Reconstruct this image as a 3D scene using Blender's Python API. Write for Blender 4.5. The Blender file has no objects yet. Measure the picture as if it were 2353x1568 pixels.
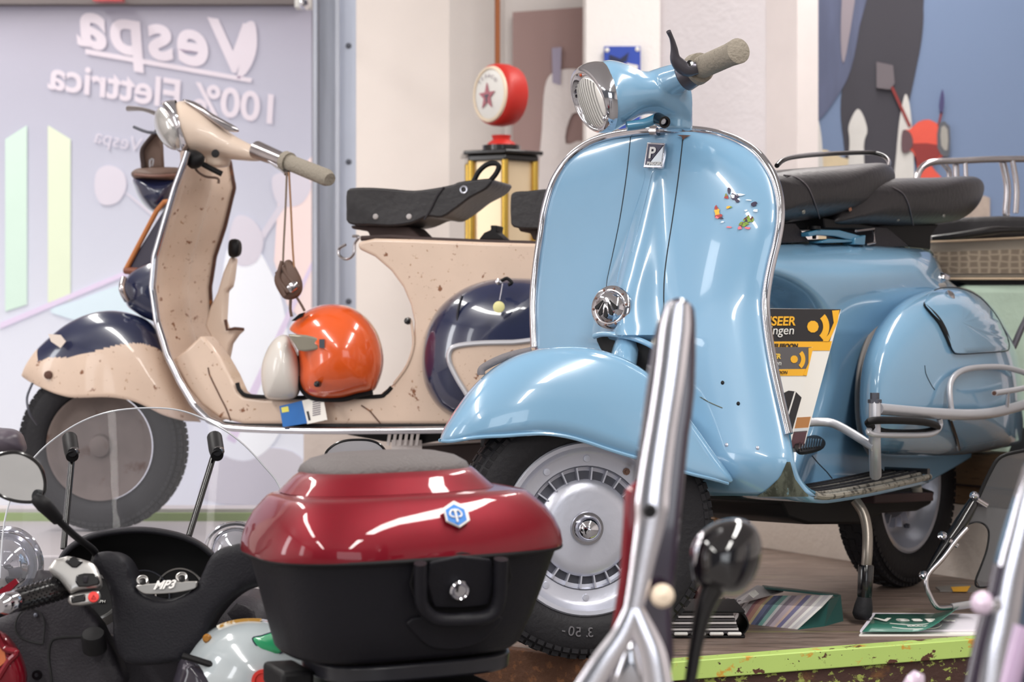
import bpy, bmesh, math, random
from mathutils import Vector as V, Matrix
random.seed(7)
C = bpy.context.scene.collection
PI = math.pi
# ---------------------------------------------------------------- camera
PLAT = 0.45                      # height of the front display platform
H = PLAT + 0.566                 # eye height
FP = 70/36*2353                  # focal length in pixels of the 2353 px frame
CX, CY = 1176.5, 784
CAM = V((0, 0, H))
cd = bpy.data.cameras.new('camera'); cd.lens = 70; cd.sensor_width = 36
cd.dof.use_dof = True; cd.dof.focus_distance = 3.5; cd.dof.aperture_fstop = 5.6
cam = bpy.data.objects.new('camera', cd); C.objects.link(cam)
cam.location = CAM; cam.rotation_euler = (PI/2, 0, 0)
bpy.context.scene.camera = cam
cd.clip_start = 0.05
# ---------------------------------------------------------------- world, light, exposure
sc = bpy.context.scene
sc.view_settings.view_transform = 'Standard'; sc.view_settings.look = 'None'
sc.view_settings.gamma = 1; sc.view_settings.use_curve_mapping = False
sc.view_settings.exposure = -0.45
W = bpy.data.worlds.new('world'); sc.world = W; W.use_nodes = True
W.node_tree.nodes['Background'].inputs[0].default_value = (0.93, 0.95, 1.0, 1)
W.node_tree.nodes['Background'].inputs[1].default_value = 0.22

def obj_raw(name, data, parent=None):
    o = bpy.data.objects.new(name, data); C.objects.link(o)
    if parent: o.parent = parent
    return o
def area(loc, sx, sy, power, rot=(0, 0, 0), col=(1, .97, .93)):
    L = bpy.data.lights.new('area_light', 'AREA'); L.shape = 'RECTANGLE'
    L.size = sx; L.size_y = sy; L.energy = power; L.color = col
    o = obj_raw('area_light', L); o.location = loc; o.rotation_euler = rot
    return o
CEIL = 3.3
TUBES = []
for yy in (-2.4, 1.6, 5.2):
    for xx in (-2.2, 1.1):
        TUBES.append((xx, yy))
for (xx, yy) in TUBES:
    area((xx, yy, CEIL-.09), .26, 3.0 if yy < 5 else 2.6, 138 if yy < 5 else 78)
# tall shop windows on the left, unseen, placed for the leg shield's streak
area((-4.7, 2.5, 1.9), 2.2, .7, 60, (0, -PI/2, 0), (.95, .97, 1))
area((-4.7, -1.0, 1.9), 2.2, .9, 50, (0, -PI/2, 0), (.95, .97, 1))
area((1.0, -4.8, 1.3), 2.6, 2.2, 62, (PI/2, 0, 0), (.92, .96, 1))  # unseen light added behind the camera to brighten the near chrome trim

# ---------------------------------------------------------------- materials
def lin(c):
    return tuple(((x/255)/12.92 if x/255 <= .04045 else ((x/255+.055)/1.055)**2.4) for x in c[:3])
MATS = {}
def mat(name, col, rough=.5, metal=0., coat=0., spots=None, bump=0., bscale=60, var=.06, vscale=9, alpha=None, spec=None, emis=0., grad=None, wood=None, stretch=None):
    if name in MATS: return MATS[name]
    m = bpy.data.materials.new(name); m.use_nodes = True
    nt = m.node_tree; N = nt.nodes; L = nt.links
    b = N['Principled BSDF']
    b.inputs['Roughness'].default_value = rough; b.inputs['Metallic'].default_value = metal
    b.inputs['Coat Weight'].default_value = coat; b.inputs['Coat Roughness'].default_value = .04
    if spec is not None: b.inputs['Specular IOR Level'].default_value = spec
    tc = N.new('ShaderNodeTexCoord'); src = tc.outputs['Object']
    if stretch:
        mp = N.new('ShaderNodeMapping'); L.new(src, mp.inputs[0]); mp.inputs['Scale'].default_value = stretch; src = mp.outputs[0]
    c = lin(col)
    n = N.new('ShaderNodeTexNoise'); n.inputs['Scale'].default_value = vscale; n.inputs['Detail'].default_value = 5
    L.new(src, n.inputs['Vector'])
    mx = N.new('ShaderNodeMix'); mx.data_type = 'RGBA'
    mx.inputs[6].default_value = tuple(x*(1-var) for x in c)+(1,)
    mx.inputs[7].default_value = tuple(min(1, x*(1+var)) for x in c)+(1,)
    L.new(n.outputs['Fac'], mx.inputs[0]); out = mx.outputs[2]
    for sp in (spots or []):
        scol, sscale, th, soft = sp
        s = N.new('ShaderNodeTexNoise'); s.inputs['Scale'].default_value = sscale; s.inputs['Detail'].default_value = 6
        s.inputs['Roughness'].default_value = .6
        L.new(src, s.inputs['Vector'])
        r = N.new('ShaderNodeMapRange'); r.inputs[1].default_value = th; r.inputs[2].default_value = th+soft
        L.new(s.outputs['Fac'], r.inputs[0])
        m2 = N.new('ShaderNodeMix'); m2.data_type = 'RGBA'; L.new(r.outputs[0], m2.inputs[0]); L.new(out, m2.inputs[6])
        m2.inputs[7].default_value = lin(scol)+(1,); out = m2.outputs[2]
    L.new(out, b.inputs['Base Color'])
    if bump:
        bn = N.new('ShaderNodeTexNoise'); bn.inputs['Scale'].default_value = bscale; bn.inputs['Detail'].default_value = 4
        L.new(src, bn.inputs['Vector'])
        bp = N.new('ShaderNodeBump'); bp.inputs['Strength'].default_value = bump; bp.inputs['Distance'].default_value = .01
        L.new(bn.outputs['Fac'], bp.inputs['Height']); L.new(bp.outputs[0], b.inputs['Normal'])
    if emis:
        L.new(out, b.inputs['Emission Color']); b.inputs['Emission Strength'].default_value = emis
    if alpha is not None:      # thin clear sheet: tinted see-through + fresnel gloss
        tr = N.new('ShaderNodeBsdfTransparent'); tr.inputs[0].default_value = c+(1,)
        gl = N.new('ShaderNodeBsdfGlossy'); gl.inputs['Roughness'].default_value = rough
        lw = N.new('ShaderNodeLayerWeight'); lw.inputs[0].default_value = .25
        ad = N.new('ShaderNodeMath'); ad.operation = 'MULTIPLY_ADD'; ad.inputs[1].default_value = .06; ad.inputs[2].default_value = .0
        L.new(lw.outputs['Fresnel'], ad.inputs[0])
        ms = N.new('ShaderNodeMixShader'); L.new(ad.outputs[0], ms.inputs[0]); L.new(tr.outputs[0], ms.inputs[1]); L.new(gl.outputs[0], ms.inputs[2])
        ms2 = N.new('ShaderNodeMixShader'); ms2.inputs[0].default_value = alpha
        L.new(ms.outputs[0], ms2.inputs[1]); L.new(b.outputs[0], ms2.inputs[2])
        L.new(ms2.outputs[0], N['Material Output'].inputs[0])
    MATS[name] = m
    return m
blue = mat('light_blue_paint', (120, 160, 190), .2, coat=1, var=.03)
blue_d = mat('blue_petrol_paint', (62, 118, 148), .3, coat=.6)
chrome = mat('chrome', (205, 205, 212), .08, 1, var=.03)
chrome_old = mat('old_chrome', (190, 185, 188), .2, 1, var=.2, vscale=30)
alu = mat('cast_aluminium', (196, 198, 210), .34, .6, var=.08, bump=.05)
alu_d = mat('cast_aluminium_dark', (90, 92, 102), .5, .6)
silver = mat('silver_paint', (190, 190, 196), .33, .45, var=.05)
silver_l = mat('silver_plastic', (178, 176, 174), .3, .75)
rubber = mat('tyre_rubber', (27, 26, 30), .62, spec=.3, var=.15, bump=.15, bscale=120)
rubber_l = mat('worn_rubber_grip', (138, 130, 118), .8, bump=.4, bscale=150, var=.12)
black = mat('black_gloss', (12, 11, 14), .2, coat=.4)
blackm = mat('black_matte', (13, 12, 15), .55, spec=.25)
leather = mat('black_leather', (27, 24, 28), .42, var=.2, bump=.12, bscale=70, spec=.5)
leather_g = mat('grained_vinyl', (92, 86, 86), .6, bump=.35, bscale=260, var=.1)
plastic = mat('black_grained_plastic', (20, 19, 25), .5, spec=.22, bump=.12, bscale=300, var=.08)
plastic2 = mat('dark_grey_plastic', (40, 37, 42), .5, spec=.25, bump=.15, bscale=260)
red = mat('deep_red_metallic', (112, 0, 22), .45, .35, spec=.2, coat=.7, var=.1, vscale=40)
redp = mat('red_paint', (200, 45, 35), .35, coat=.3)
cream = mat('rusty_cream_paint', (204, 180, 162), .38, coat=.3, var=.08, vscale=14,
            spots=[((120, 72, 40), 38, .635, .04), ((150, 110, 75), 95, .64, .06)])
cream_p = mat('cream_paint', (214, 194, 178), .35, coat=.4, spots=[((140, 95, 60), 60, .70, .05)])
navy = mat('navy_paint', (26, 34, 66), .22, coat=1, var=.12)
rust = mat('rusty_steel', (84, 56, 46), .8, bump=.3, spots=[((150, 92, 45), 30, .56, .1)])
brownl = mat('brown_leather', (92, 70, 60), .6, var=.25)
darkbrown = mat('dark_brown', (48, 32, 30), .7, var=.2)
orange = mat('orange_gloss', (214, 86, 34), .2, coat=.8, var=.05)
white = mat('white_plastic', (228, 226, 222), .4)
paper = mat('white_paper', (232, 228, 222), .7, var=.02)
dark = mat('dark_cavity', (14, 13, 16), .8)
yellow = mat('print_yellow', (240, 176, 40), .5)
printblk = mat('print_black', (36, 33, 36), .5)
grime = mat('grime', (88, 92, 80), .8, spots=[((55, 58, 48), 40, .5, .1), ((110, 140, 150), 70, .6, .05)], stretch=(1, 1, .3))
glass_clear = mat('clear_acrylic', (232, 232, 238), .05, alpha=.045)
glass_smoke = mat('smoked_acrylic', (196, 197, 201), .08, alpha=.10)
lens = mat('headlamp_glass', (232, 230, 226), .22, .3, coat=1, stretch=(1, 1, 1))
mirror = mat('mirror_glass', (235, 238, 240), .02, 1, var=.01)
steelblue = mat('galvanised_steel', (176, 180, 192), .55, .2, var=.25, vscale=5, bump=.1, stretch=(6, 6, .6))

# ---------------------------------------------------------------- geometry helpers
def P(px, py, Y): return V(((px-CX)/FP*Y, Y, H-(py-CY)/FP*Y))
def pix(p): return (CX+FP*p[0]/p[1], CY-FP*(p[2]-H)/p[1])
class PL:
    """a plane standing in the room: origin, normal towards the viewer's side; at() finds the point seen at a pixel, off metres in front of the plane"""
    def __init__(s, o, n): s.o = V(o); s.n = V(n).normalized()
    def at(s, px, py, off=0.):
        d = V(((px-CX)/FP, 1, -(py-CY)/FP))
        t = (s.o+s.n*off-CAM).dot(s.n)/d.dot(s.n)
        return CAM+d*t
    def pts(s, L, off=0.): return [s.at(p[0], p[1], off+(p[2] if len(p) > 2 else 0)) for p in L]
def cr(pts, n=6, closed=False):
    """Catmull-Rom"""
    pts = [tuple(p) for p in pts]; m = len(pts); out = []
    rng = range(m) if closed else range(m-1)
    for i in rng:
        if closed: a, b, c, d = pts[i-1], pts[i], pts[(i+1) % m], pts[(i+2) % m]
        else: a, b, c, d = pts[max(i-1, 0)], pts[i], pts[i+1], pts[min(i+2, m-1)]
        for k in range(n):
            t = k/n
            out.append(tuple(.5*((2*b[j])+(-a[j]+c[j])*t+(2*a[j]-5*b[j]+4*c[j]-d[j])*t*t+(-a[j]+3*b[j]-3*c[j]+d[j])*t**3) for j in range(len(b))))
    if not closed: out.append(pts[-1])
    return out
def interp(tab, y):
    if y <= tab[0][0]: return tab[0][1]
    for (a, va), (b, vb) in zip(tab, tab[1:]):
        if y <= b: return va+(vb-va)*(y-a)/(b-a)
    return tab[-1][1]
def wloc(o):
    p = V((0, 0, 0))
    while o is not None: p = p+o.location; o = o.parent
    return p
class MB:
    def __init__(s): s.v = []; s.f = []; s.m = []; s.mi = 0
    def add(s, vs, fs):
        n = len(s.v); s.v += [V(x) for x in vs]; s.f += [tuple(i+n for i in f) for f in fs]; s.m += [s.mi]*len(fs); return s
    def grid(s, rows, cu=False, cv=False, cap=False):
        nr, nc = len(rows), len(rows[0]); vs = [p for r in rows for p in r]; fs = []
        for i in range(nr if cv else nr-1):
            for j in range(nc if cu else nc-1):
                a = i*nc+j; b = i*nc+(j+1) % nc; i2 = (i+1) % nr
                fs.append((a, b, i2*nc+(j+1) % nc, i2*nc+j))
        if cap:
            fs.append(tuple(range(nc))); fs.append(tuple((nr-1)*nc+j for j in range(nc)))
        return s.add(vs, fs)
    def tube(s, pts, r, seg=10, closed=False, n=0, sx=1., up=None):
        pts = [V(p) for p in pts]
        if n: pts = [V(p) for p in cr(pts, n, closed)]
        m = len(pts)
        rr = r if callable(r) else (lambda t, r=r: interp([(i/(len(r)-1), x) for i, x in enumerate(r)], t)) if isinstance(r, (list, tuple)) else (lambda t: r)
        rows = []; prev = None
        for i, p in enumerate(pts):
            if closed: t = pts[(i+1) % m]-pts[i-1]
            else: t = pts[min(i+1, m-1)]-pts[max(i-1, 0)]
            if t.length < 1e-9: t = V((0, 0, 1))
            t.normalize()
            if prev is None:
                u = V(up) if up is not None else (V((0, 0, 1)) if abs(t.z) < .9 else V((1, 0, 0)))
            else: u = prev
            u = (u-t*u.dot(t)).normalized(); prev = u; w = t.cross(u)
            R = rr(i/max(1, m-1))
            rows.append([p+(u*math.cos(a)+w*math.sin(a)*sx)*R for a in [2*PI*k/seg for k in range(seg)]])
        return s.grid(rows, cu=True, cv=closed, cap=not closed)
    def lathe(s, o, ax, prof, seg=40, closed=False):
        o = V(o); ax = V(ax).normalized()
        u = ax.orthogonal().normalized(); w = ax.cross(u)
        rows = [[o+ax*z+(u*math.cos(a)+w*math.sin(a))*max(r, 1e-5) for a in [2*PI*k/seg for k in range(seg)]] for r, z in prof]
        return s.grid(rows, cu=True, cv=closed)
    def prism(s, pts, vec):
        pts = [V(p) for p in pts]; n = len(pts); q = [p+V(vec) for p in pts]
        return s.add(pts+q, [tuple(range(n)), tuple(reversed(range(n, 2*n)))]+[(i, (i+1) % n, n+(i+1) % n, n+i) for i in range(n)])
    def poly(s, pts): return s.add(pts, [tuple(range(len(pts)))])
    def box(s, c, d, ax=None):
        c = V(c); X, Y, Z = [V(a).normalized() for a in ax] if ax else (V((1, 0, 0)), V((0, 1, 0)), V((0, 0, 1)))
        vs = [c+X*(d[0]/2*i)+Y*(d[1]/2*j)+Z*(d[2]/2*k) for i in (-1, 1) for j in (-1, 1) for k in (-1, 1)]
        return s.add(vs, [(0, 1, 3, 2), (4, 6, 7, 5), (0, 4, 5, 1), (2, 3, 7, 6), (0, 2, 6, 4), (1, 5, 7, 3)])
    def puff(s, pl, out, off, depth, back=None, n=7, smooth=5, pw=.75):
        """pillow: traced outline on a plane, swelling towards the front by depth and to the back by back"""
        o2 = cr(out, smooth, True) if smooth else [tuple(p) for p in out]
        cx = sum(p[0] for p in o2)/len(o2); cy = sum(p[1] for p in o2)/len(o2)
        def ring(k, dep):
            a = k/n*PI/2
            return [pl.at(cx+(p[0]-cx)*math.cos(a), cy+(p[1]-cy)*math.cos(a), off+dep*math.sin(a)**pw) for p in o2]
        rows = []
        if back:
            oc = [pl.at(p[0], p[1], off) for p in o2]; c3 = sum(oc, V((0, 0, 0)))/len(oc)
            for k in range(n-1, 0, -1):
                a = k/n*PI/2
                rows.append([c3+(q-c3)*math.cos(a)-pl.n*back*math.sin(a)**pw for q in oc])
        rows += [ring(k, depth) for k in range(0, n)]
        s.grid(rows, cu=True)
        N = len(o2); base = len(s.v)-N
        s.add([pl.at(cx, cy, off+depth)], []); t = len(s.v)-1
        for j in range(N): s.f.append((base+j, base+(j+1) % N, t)); s.m.append(s.mi)
        if back: s.f.append(tuple(len(s.v)-1-N*len(rows)+j for j in range(N))); s.m.append(s.mi)
        return s
    def build(s, name, m, parent=None, bevel=0, subd=0, solid=0, remesh=0, smooth=0, angle=40, flat=False, matfn=None, seg=2):
        me = bpy.data.meshes.new(name); off = wloc(parent)
        me.from_pydata([tuple(p-off) for p in s.v], [], s.f); me.update()
        ms = m if isinstance(m, (list, tuple)) else [m]
        for x in ms: me.materials.append(x)
        bm = bmesh.new(); bm.from_mesh(me)
        bmesh.ops.remove_doubles(bm, verts=bm.verts, dist=1e-6) if not matfn else None
        bmesh.ops.recalc_face_normals(bm, faces=bm.faces)
        bm.to_mesh(me); bm.free()
        if len(ms) > 1 and not matfn and len(me.polygons) == len(s.m):
            me.polygons.foreach_set('material_index', s.m)
        if matfn:
            for p in me.polygons: p.material_index = matfn(V(p.center)+off)
        if not flat:
            me.shade_smooth(); me.set_sharp_from_angle(angle=math.radians(angle))
        o = obj_raw(name, me, parent)
        if remesh:
            r = o.modifiers.new('r', 'REMESH'); r.mode = 'VOXEL'; r.voxel_size = remesh; r.use_smooth_shade = True
        if smooth:
            q = o.modifiers.new('s', 'SMOOTH'); q.iterations = smooth; q.factor = .5
        if solid:
            q = o.modifiers.new('t', 'SOLIDIFY'); q.thickness = abs(solid); q.offset = -1 if solid > 0 else 0
        if bevel:
            q = o.modifiers.new('b', 'BEVEL'); q.width = bevel; q.segments = seg; q.limit_method = 'ANGLE'; q.angle_limit = math.radians(35)
        if subd:
            q = o.modifiers.new('d', 'SUBSURF'); q.levels = subd; q.render_levels = subd
        return o
def thing(name, label, cat, loc, group=None):
    o = obj_raw(name, None); o.location = loc; o.empty_display_size = .1
    return tag(o, label, cat, group)
def tag(o, label=None, cat=None, group=None, kind=None):
    if label: o['label'] = label
    if cat: o['category'] = cat
    if group: o['group'] = group
    if kind: o['kind'] = kind
    return o
def text(name, s, mats, parent, origin, xdir, updir, size, shear=0, depth=.0006, mirror=False, bold=0., ndir=None, spacing=1.):
    cu = bpy.data.curves.new(name, 'FONT'); cu.body = s; cu.size = size; cu.shear = shear; cu.extrude = depth; cu.offset = bold; cu.space_character = spacing
    tmp = bpy.data.objects.new('tmp', cu); C.objects.link(tmp)
    bpy.context.view_layer.update()
    dg = bpy.context.evaluated_depsgraph_get()
    me = bpy.data.meshes.new_from_object(tmp.evaluated_get(dg)); bpy.data.objects.remove(tmp)
    X = V(xdir).normalized(); U = V(updir); U = (U-X*U.dot(X)).normalized(); Nn = X.cross(U)
    off = V(origin)-wloc(parent)
    for v in me.vertices:
        c = v.co.copy(); v.co = off+X*c.x*(-1 if mirror else 1)+U*c.y+Nn*c.z
    me.materials.clear(); me.materials.append(mats); me.name = name
    if mirror:
        bm = bmesh.new(); bm.from_mesh(me); bmesh.ops.reverse_faces(bm, faces=bm.faces); bm.to_mesh(me); bm.free()
    return obj_raw(name, me, parent)
def hf(left, right, ys, pl, offf, nu=24):
    rows = []
    for y in ys:
        a = interp(left, y); b = interp(right, y)
        rows.append([pl.at(a+(b-a)*i/nu, y, offf((a+(b-a)*i/nu), y, i/nu)) for i in range(nu+1)])
    return rows
def wheel_parts(root, W0, n, R, rim, wd, rimmat, holder='front_wheel', knurl=True, tyre_mat=None):
    """tyre with tread blocks, rim; returns the wheel part"""
    b = MB(); n = V(n).normalized()
    prof = []
    for k in range(25):
        a = -PI*.5-2.2+(4.4)*k/24+PI/2
        prof.append((k, a))
    rc = (R+rim)/2; rt = (R-rim)/2
    pr = []
    for k in range(21):
        a = -2.5+5*k/20
        x = math.cos(a); y = math.sin(a)
        x = math.copysign(abs(x)**.75, x); y = math.copysign(abs(y)**.75, y)
        pr.append((rc+rt*x, y*wd/2))
    b.lathe(W0, n, pr, 72)
    t = b.build(holder, tyre_mat or rubber, root)
    if knurl:
        k2 = MB(); u = n.orthogonal().normalized(); w = n.cross(u)
        N = 84
        for i in range(N):
            a = 2*PI*i/N; d = u*math.cos(a)+w*math.sin(a); tt = n.cross(d)
            for s_, zz in ((1, .30), (-1, .30), (1, .40), (-1, .40)):
                rr = R-.0055 if zz < .4 else R-.0165
                k2.box(W0+d*rr+n*s_*wd*zz, (.008, .012, wd*.14), (d, tt, n))
            k2.box(W0+d*(R-.0015)+n*(.1*wd if i % 2 else -.1*wd), (.006, .014, wd*.16), (d, tt, n))
        k2.build('tread', tyre_mat or rubber, t, flat=True)
    return t
# ================================================================ THE ROOM
def struct(name, b, m, **k):
    o = b.build(name, m, None, **k) if isinstance(b, MB) else b
    o['kind'] = 'structure'; return o
wallm = mat('cream_wall', (240, 233, 229), .85, bump=.12, bscale=25, var=.02)
wallm2 = mat('warm_wall', (242, 232, 226), .85, bump=.1, bscale=25, var=.02)
pillarm = mat('pillar_plaster', (240, 235, 232), .85, bump=.25, bscale=40, var=.02)
greyw = mat('grey_plaster', (222, 215, 218), .85, bump=.3, bscale=40, var=.02)
struct('floor', MB().box((0, 2, -.05), (12, 14, .1)), mat('shop_floor', (120, 116, 114), .5, var=.15))
struct('ceiling', MB().box((0, 2, CEIL+.06), (12, 14, .1)), mat('ceiling_white', (225, 222, 218), .9))
struct('wall_left', MB().box((-5.0, 2, CEIL/2), (.1, 14, CEIL)), wallm)
struct('wall_right', MB().box((4.6, 2, CEIL/2), (.1, 14, CEIL)), wallm)
# ceiling light housings
lamp0 = None
for i, (xx, yy) in enumerate(TUBES):
    if lamp0 is None:
        lamp0 = thing('ceiling_light', 'long white fluorescent ceiling light above the scooters', 'light', (xx, yy, CEIL-.0), 'fluorescent ceiling lights')
        h = MB().box((xx, yy, CEIL-.04), (.34, 3.2, .07)).build('housing', white, lamp0)
        kids = [h]
    else:
        o = lamp0.copy(); C.objects.link(o); o.location = (xx, yy, CEIL)
        for k in kids:
            c = k.copy(); C.objects.link(c); c.parent = o
# --- back-left: glazed front with a frosted film
WY = 6.9
def film_rect(x0, y0, x1, y1, Y): return [P(x0, y0, Y), P(x1, y0, Y), P(x1, y1, Y), P(x0, y1, Y)]
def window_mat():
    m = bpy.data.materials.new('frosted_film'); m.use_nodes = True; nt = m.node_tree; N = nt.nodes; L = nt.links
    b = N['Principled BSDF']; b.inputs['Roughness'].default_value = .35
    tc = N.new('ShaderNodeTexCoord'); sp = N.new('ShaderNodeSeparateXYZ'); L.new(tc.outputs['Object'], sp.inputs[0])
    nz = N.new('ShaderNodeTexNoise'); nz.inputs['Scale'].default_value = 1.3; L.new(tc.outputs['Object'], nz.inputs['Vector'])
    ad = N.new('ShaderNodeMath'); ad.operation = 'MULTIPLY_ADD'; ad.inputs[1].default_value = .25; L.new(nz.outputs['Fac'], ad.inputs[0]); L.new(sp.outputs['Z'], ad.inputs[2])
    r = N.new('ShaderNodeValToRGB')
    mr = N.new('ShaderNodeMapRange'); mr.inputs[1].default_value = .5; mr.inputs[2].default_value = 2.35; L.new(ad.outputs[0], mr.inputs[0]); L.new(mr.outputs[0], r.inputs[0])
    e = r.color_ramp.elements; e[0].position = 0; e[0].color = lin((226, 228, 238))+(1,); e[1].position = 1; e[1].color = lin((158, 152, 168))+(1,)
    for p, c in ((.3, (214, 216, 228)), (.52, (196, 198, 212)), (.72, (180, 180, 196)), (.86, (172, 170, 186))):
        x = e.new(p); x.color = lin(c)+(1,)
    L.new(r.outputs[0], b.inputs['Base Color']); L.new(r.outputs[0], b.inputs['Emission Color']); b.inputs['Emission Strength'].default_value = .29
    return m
wfr = MB().box(P(340, 784, WY)+V((0, .02, 0)), (1.6, .03, 3.0))
wv = P(340, 784, WY)
win = MB().box((wv.x-.75, WY+.02, 1.4), (2.7, .03, 2.8)); winfilm = window_mat()
# clip window to right edge at pixel 716
xr = P(716, 0, WY).x
win = MB().box(((xr-3.2)/2, WY+.02, 1.38), (xr+3.2, .03, 2.6))
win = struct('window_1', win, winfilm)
EM = .29
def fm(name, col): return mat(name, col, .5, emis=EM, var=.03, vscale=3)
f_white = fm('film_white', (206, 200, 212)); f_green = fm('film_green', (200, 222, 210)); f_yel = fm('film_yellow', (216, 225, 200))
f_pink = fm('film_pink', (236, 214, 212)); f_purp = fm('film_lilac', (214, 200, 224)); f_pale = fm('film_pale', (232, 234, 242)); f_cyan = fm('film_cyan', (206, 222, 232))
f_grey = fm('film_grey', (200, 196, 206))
WPL = PL((0, WY, 0), (0, -1, 0))
def print_on(pl, name, m, parent, px, off=.004, smooth=0, th=.002):
    q = cr(px, smooth, True) if smooth else px
    off *= .35 if pl is WPL else 1; th *= .4
    pts = pl.pts(q, off)
    return MB().prism(pts, pl.n*-th).build(name, m, parent, flat=True)
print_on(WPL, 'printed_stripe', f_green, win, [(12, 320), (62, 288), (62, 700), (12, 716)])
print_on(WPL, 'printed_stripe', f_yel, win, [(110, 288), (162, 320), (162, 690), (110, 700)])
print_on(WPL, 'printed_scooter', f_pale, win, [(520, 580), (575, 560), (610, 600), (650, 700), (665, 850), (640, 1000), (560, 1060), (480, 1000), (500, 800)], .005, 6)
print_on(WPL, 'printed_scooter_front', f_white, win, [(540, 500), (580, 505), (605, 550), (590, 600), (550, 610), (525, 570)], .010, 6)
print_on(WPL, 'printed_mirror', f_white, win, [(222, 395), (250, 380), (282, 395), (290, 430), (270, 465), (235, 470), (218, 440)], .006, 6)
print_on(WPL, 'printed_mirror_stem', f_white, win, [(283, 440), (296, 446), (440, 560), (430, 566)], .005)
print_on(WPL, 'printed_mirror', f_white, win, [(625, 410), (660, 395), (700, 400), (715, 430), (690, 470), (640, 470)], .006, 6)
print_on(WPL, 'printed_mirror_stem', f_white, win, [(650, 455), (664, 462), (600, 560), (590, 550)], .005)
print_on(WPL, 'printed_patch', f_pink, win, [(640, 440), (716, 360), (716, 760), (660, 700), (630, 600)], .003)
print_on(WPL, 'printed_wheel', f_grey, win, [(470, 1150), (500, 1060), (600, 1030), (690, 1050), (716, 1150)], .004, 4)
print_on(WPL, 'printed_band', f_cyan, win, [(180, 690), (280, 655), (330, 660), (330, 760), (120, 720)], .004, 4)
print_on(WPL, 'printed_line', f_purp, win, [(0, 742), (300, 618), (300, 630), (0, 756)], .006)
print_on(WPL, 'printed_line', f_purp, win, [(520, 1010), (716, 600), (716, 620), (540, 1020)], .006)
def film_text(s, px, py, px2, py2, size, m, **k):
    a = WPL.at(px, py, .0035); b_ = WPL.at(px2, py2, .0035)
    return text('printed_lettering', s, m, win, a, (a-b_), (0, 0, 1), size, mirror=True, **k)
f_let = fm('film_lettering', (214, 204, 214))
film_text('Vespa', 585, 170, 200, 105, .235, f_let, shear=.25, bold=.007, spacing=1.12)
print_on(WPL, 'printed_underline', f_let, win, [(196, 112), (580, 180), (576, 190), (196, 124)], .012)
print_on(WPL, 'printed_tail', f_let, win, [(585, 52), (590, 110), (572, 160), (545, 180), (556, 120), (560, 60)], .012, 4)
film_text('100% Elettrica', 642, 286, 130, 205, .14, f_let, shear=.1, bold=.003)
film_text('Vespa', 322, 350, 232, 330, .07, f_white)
struct('trim_1', MB().box(((xr-3.4)/2, WY-.03, P(300, 2, WY).z+.06), (xr+3.4, .05, .16)), mat('header_grey', (120, 112, 112), .7))
ah = thing('alarm_box', 'small white alarm lamp in the corner above the window', 'alarm', P(697, 20, 6.5))
MB().box(P(697, 2, 6.5), (.05, .06, .05)).build('bracket', white, ah)
MB().lathe(P(699, 8, 6.46), (0, -1, 0), [(0, .02), (.012, .016), (.018, 0), (.018, -.02)], 16).build('bulb', chrome, ah)
rl = MB().box(P(250, -2, WY-.1), (.1, .05, .018)).build('red_lamp', redp, None); tag(rl, 'small red lamp over the frosted window at the top', 'lamp')
# --- galvanised post
PY = 6.2
post = thing('steel_post', 'galvanised steel post between the frosted window and the cream wall', 'post', P(770, 784, PY).to_2d().to_3d())
X0, X1, X2 = P(722, 0, PY).x, P(782, 0, PY).x, P(818, 0, PY).x
b = MB()
b.box(((X0+X1)/2, PY+.012, 1.64), (X1-X0-.03, .012, 3.24))
b.box((X1-.006, PY+.02, 1.64), (.012, .12, 3.24)); b.box((X0+.006, PY+.02, 1.64), (.012, .12, 3.24))
b.build('channel', steelblue, post)
MB().box(((X1+X2)/2, PY, 1.64), (X2-X1, .012, 3.24)).build('flange', mat('galvanised_flange', (186, 192, 208), .5, .35, var=.12, vscale=4), post)
for py in (-40, 105, 372, 693, 1000):
    MB().lathe(P(801, py, PY-.008), (0, -1, 0), [(.0, .004), (.007, .003), (.009, 0)], 12).build('bolt', alu_d, post)
# --- walls at the back
def wallseg(name, x0, x1, Y0, Y1, m, z0=0, z1=CEIL, th=.08):
    a = P(x0, 0, Y0); c = P(x1, 0, Y1); d = V((c.x-a.x, c.y-a.y, 0)); n = V((-d.y, d.x, 0)).normalized()*th
    pts = [V((a.x, a.y, z0)), V((c.x, c.y, z0)), V((c.x, c.y, z1)), V((a.x, a.y, z1))]
    return struct(name, MB().prism(pts, n), m, flat=True)
wallseg('wall_back', -1400, 735, 7.05, 7.05, wallm2)
wallseg('wall_back_middle', 735, 1032, 6.9, 6.9, wallm2)
wallseg('wall_back_niche', 1032, 1160, 6.9, 7.1, wallm)
wallseg('wall_back_right', 1150, 1500, 7.1, 7.1, wallm)
# square pillar and the lighter reveal beside the mural
pa = MB(); x0, x1 = P(1347, 0, 6.6).x, P(1517, 0, 6.6).x
struct('wall_pillar', pa.box(((x0+x1)/2, 6.75, CEIL/2), (x1-x0, .3, CEIL)), pillarm)
wallseg('wall_grey', 1515, 1762, 6.62, 6.35, greyw)
wallseg('wall_reveal', 1760, 1832, 6.35, 6.2, mat('reveal_white', (236, 226, 224), .8))
wallseg('wall_mural', 1828, 3200, 6.45, 6.45, greyw)
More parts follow.
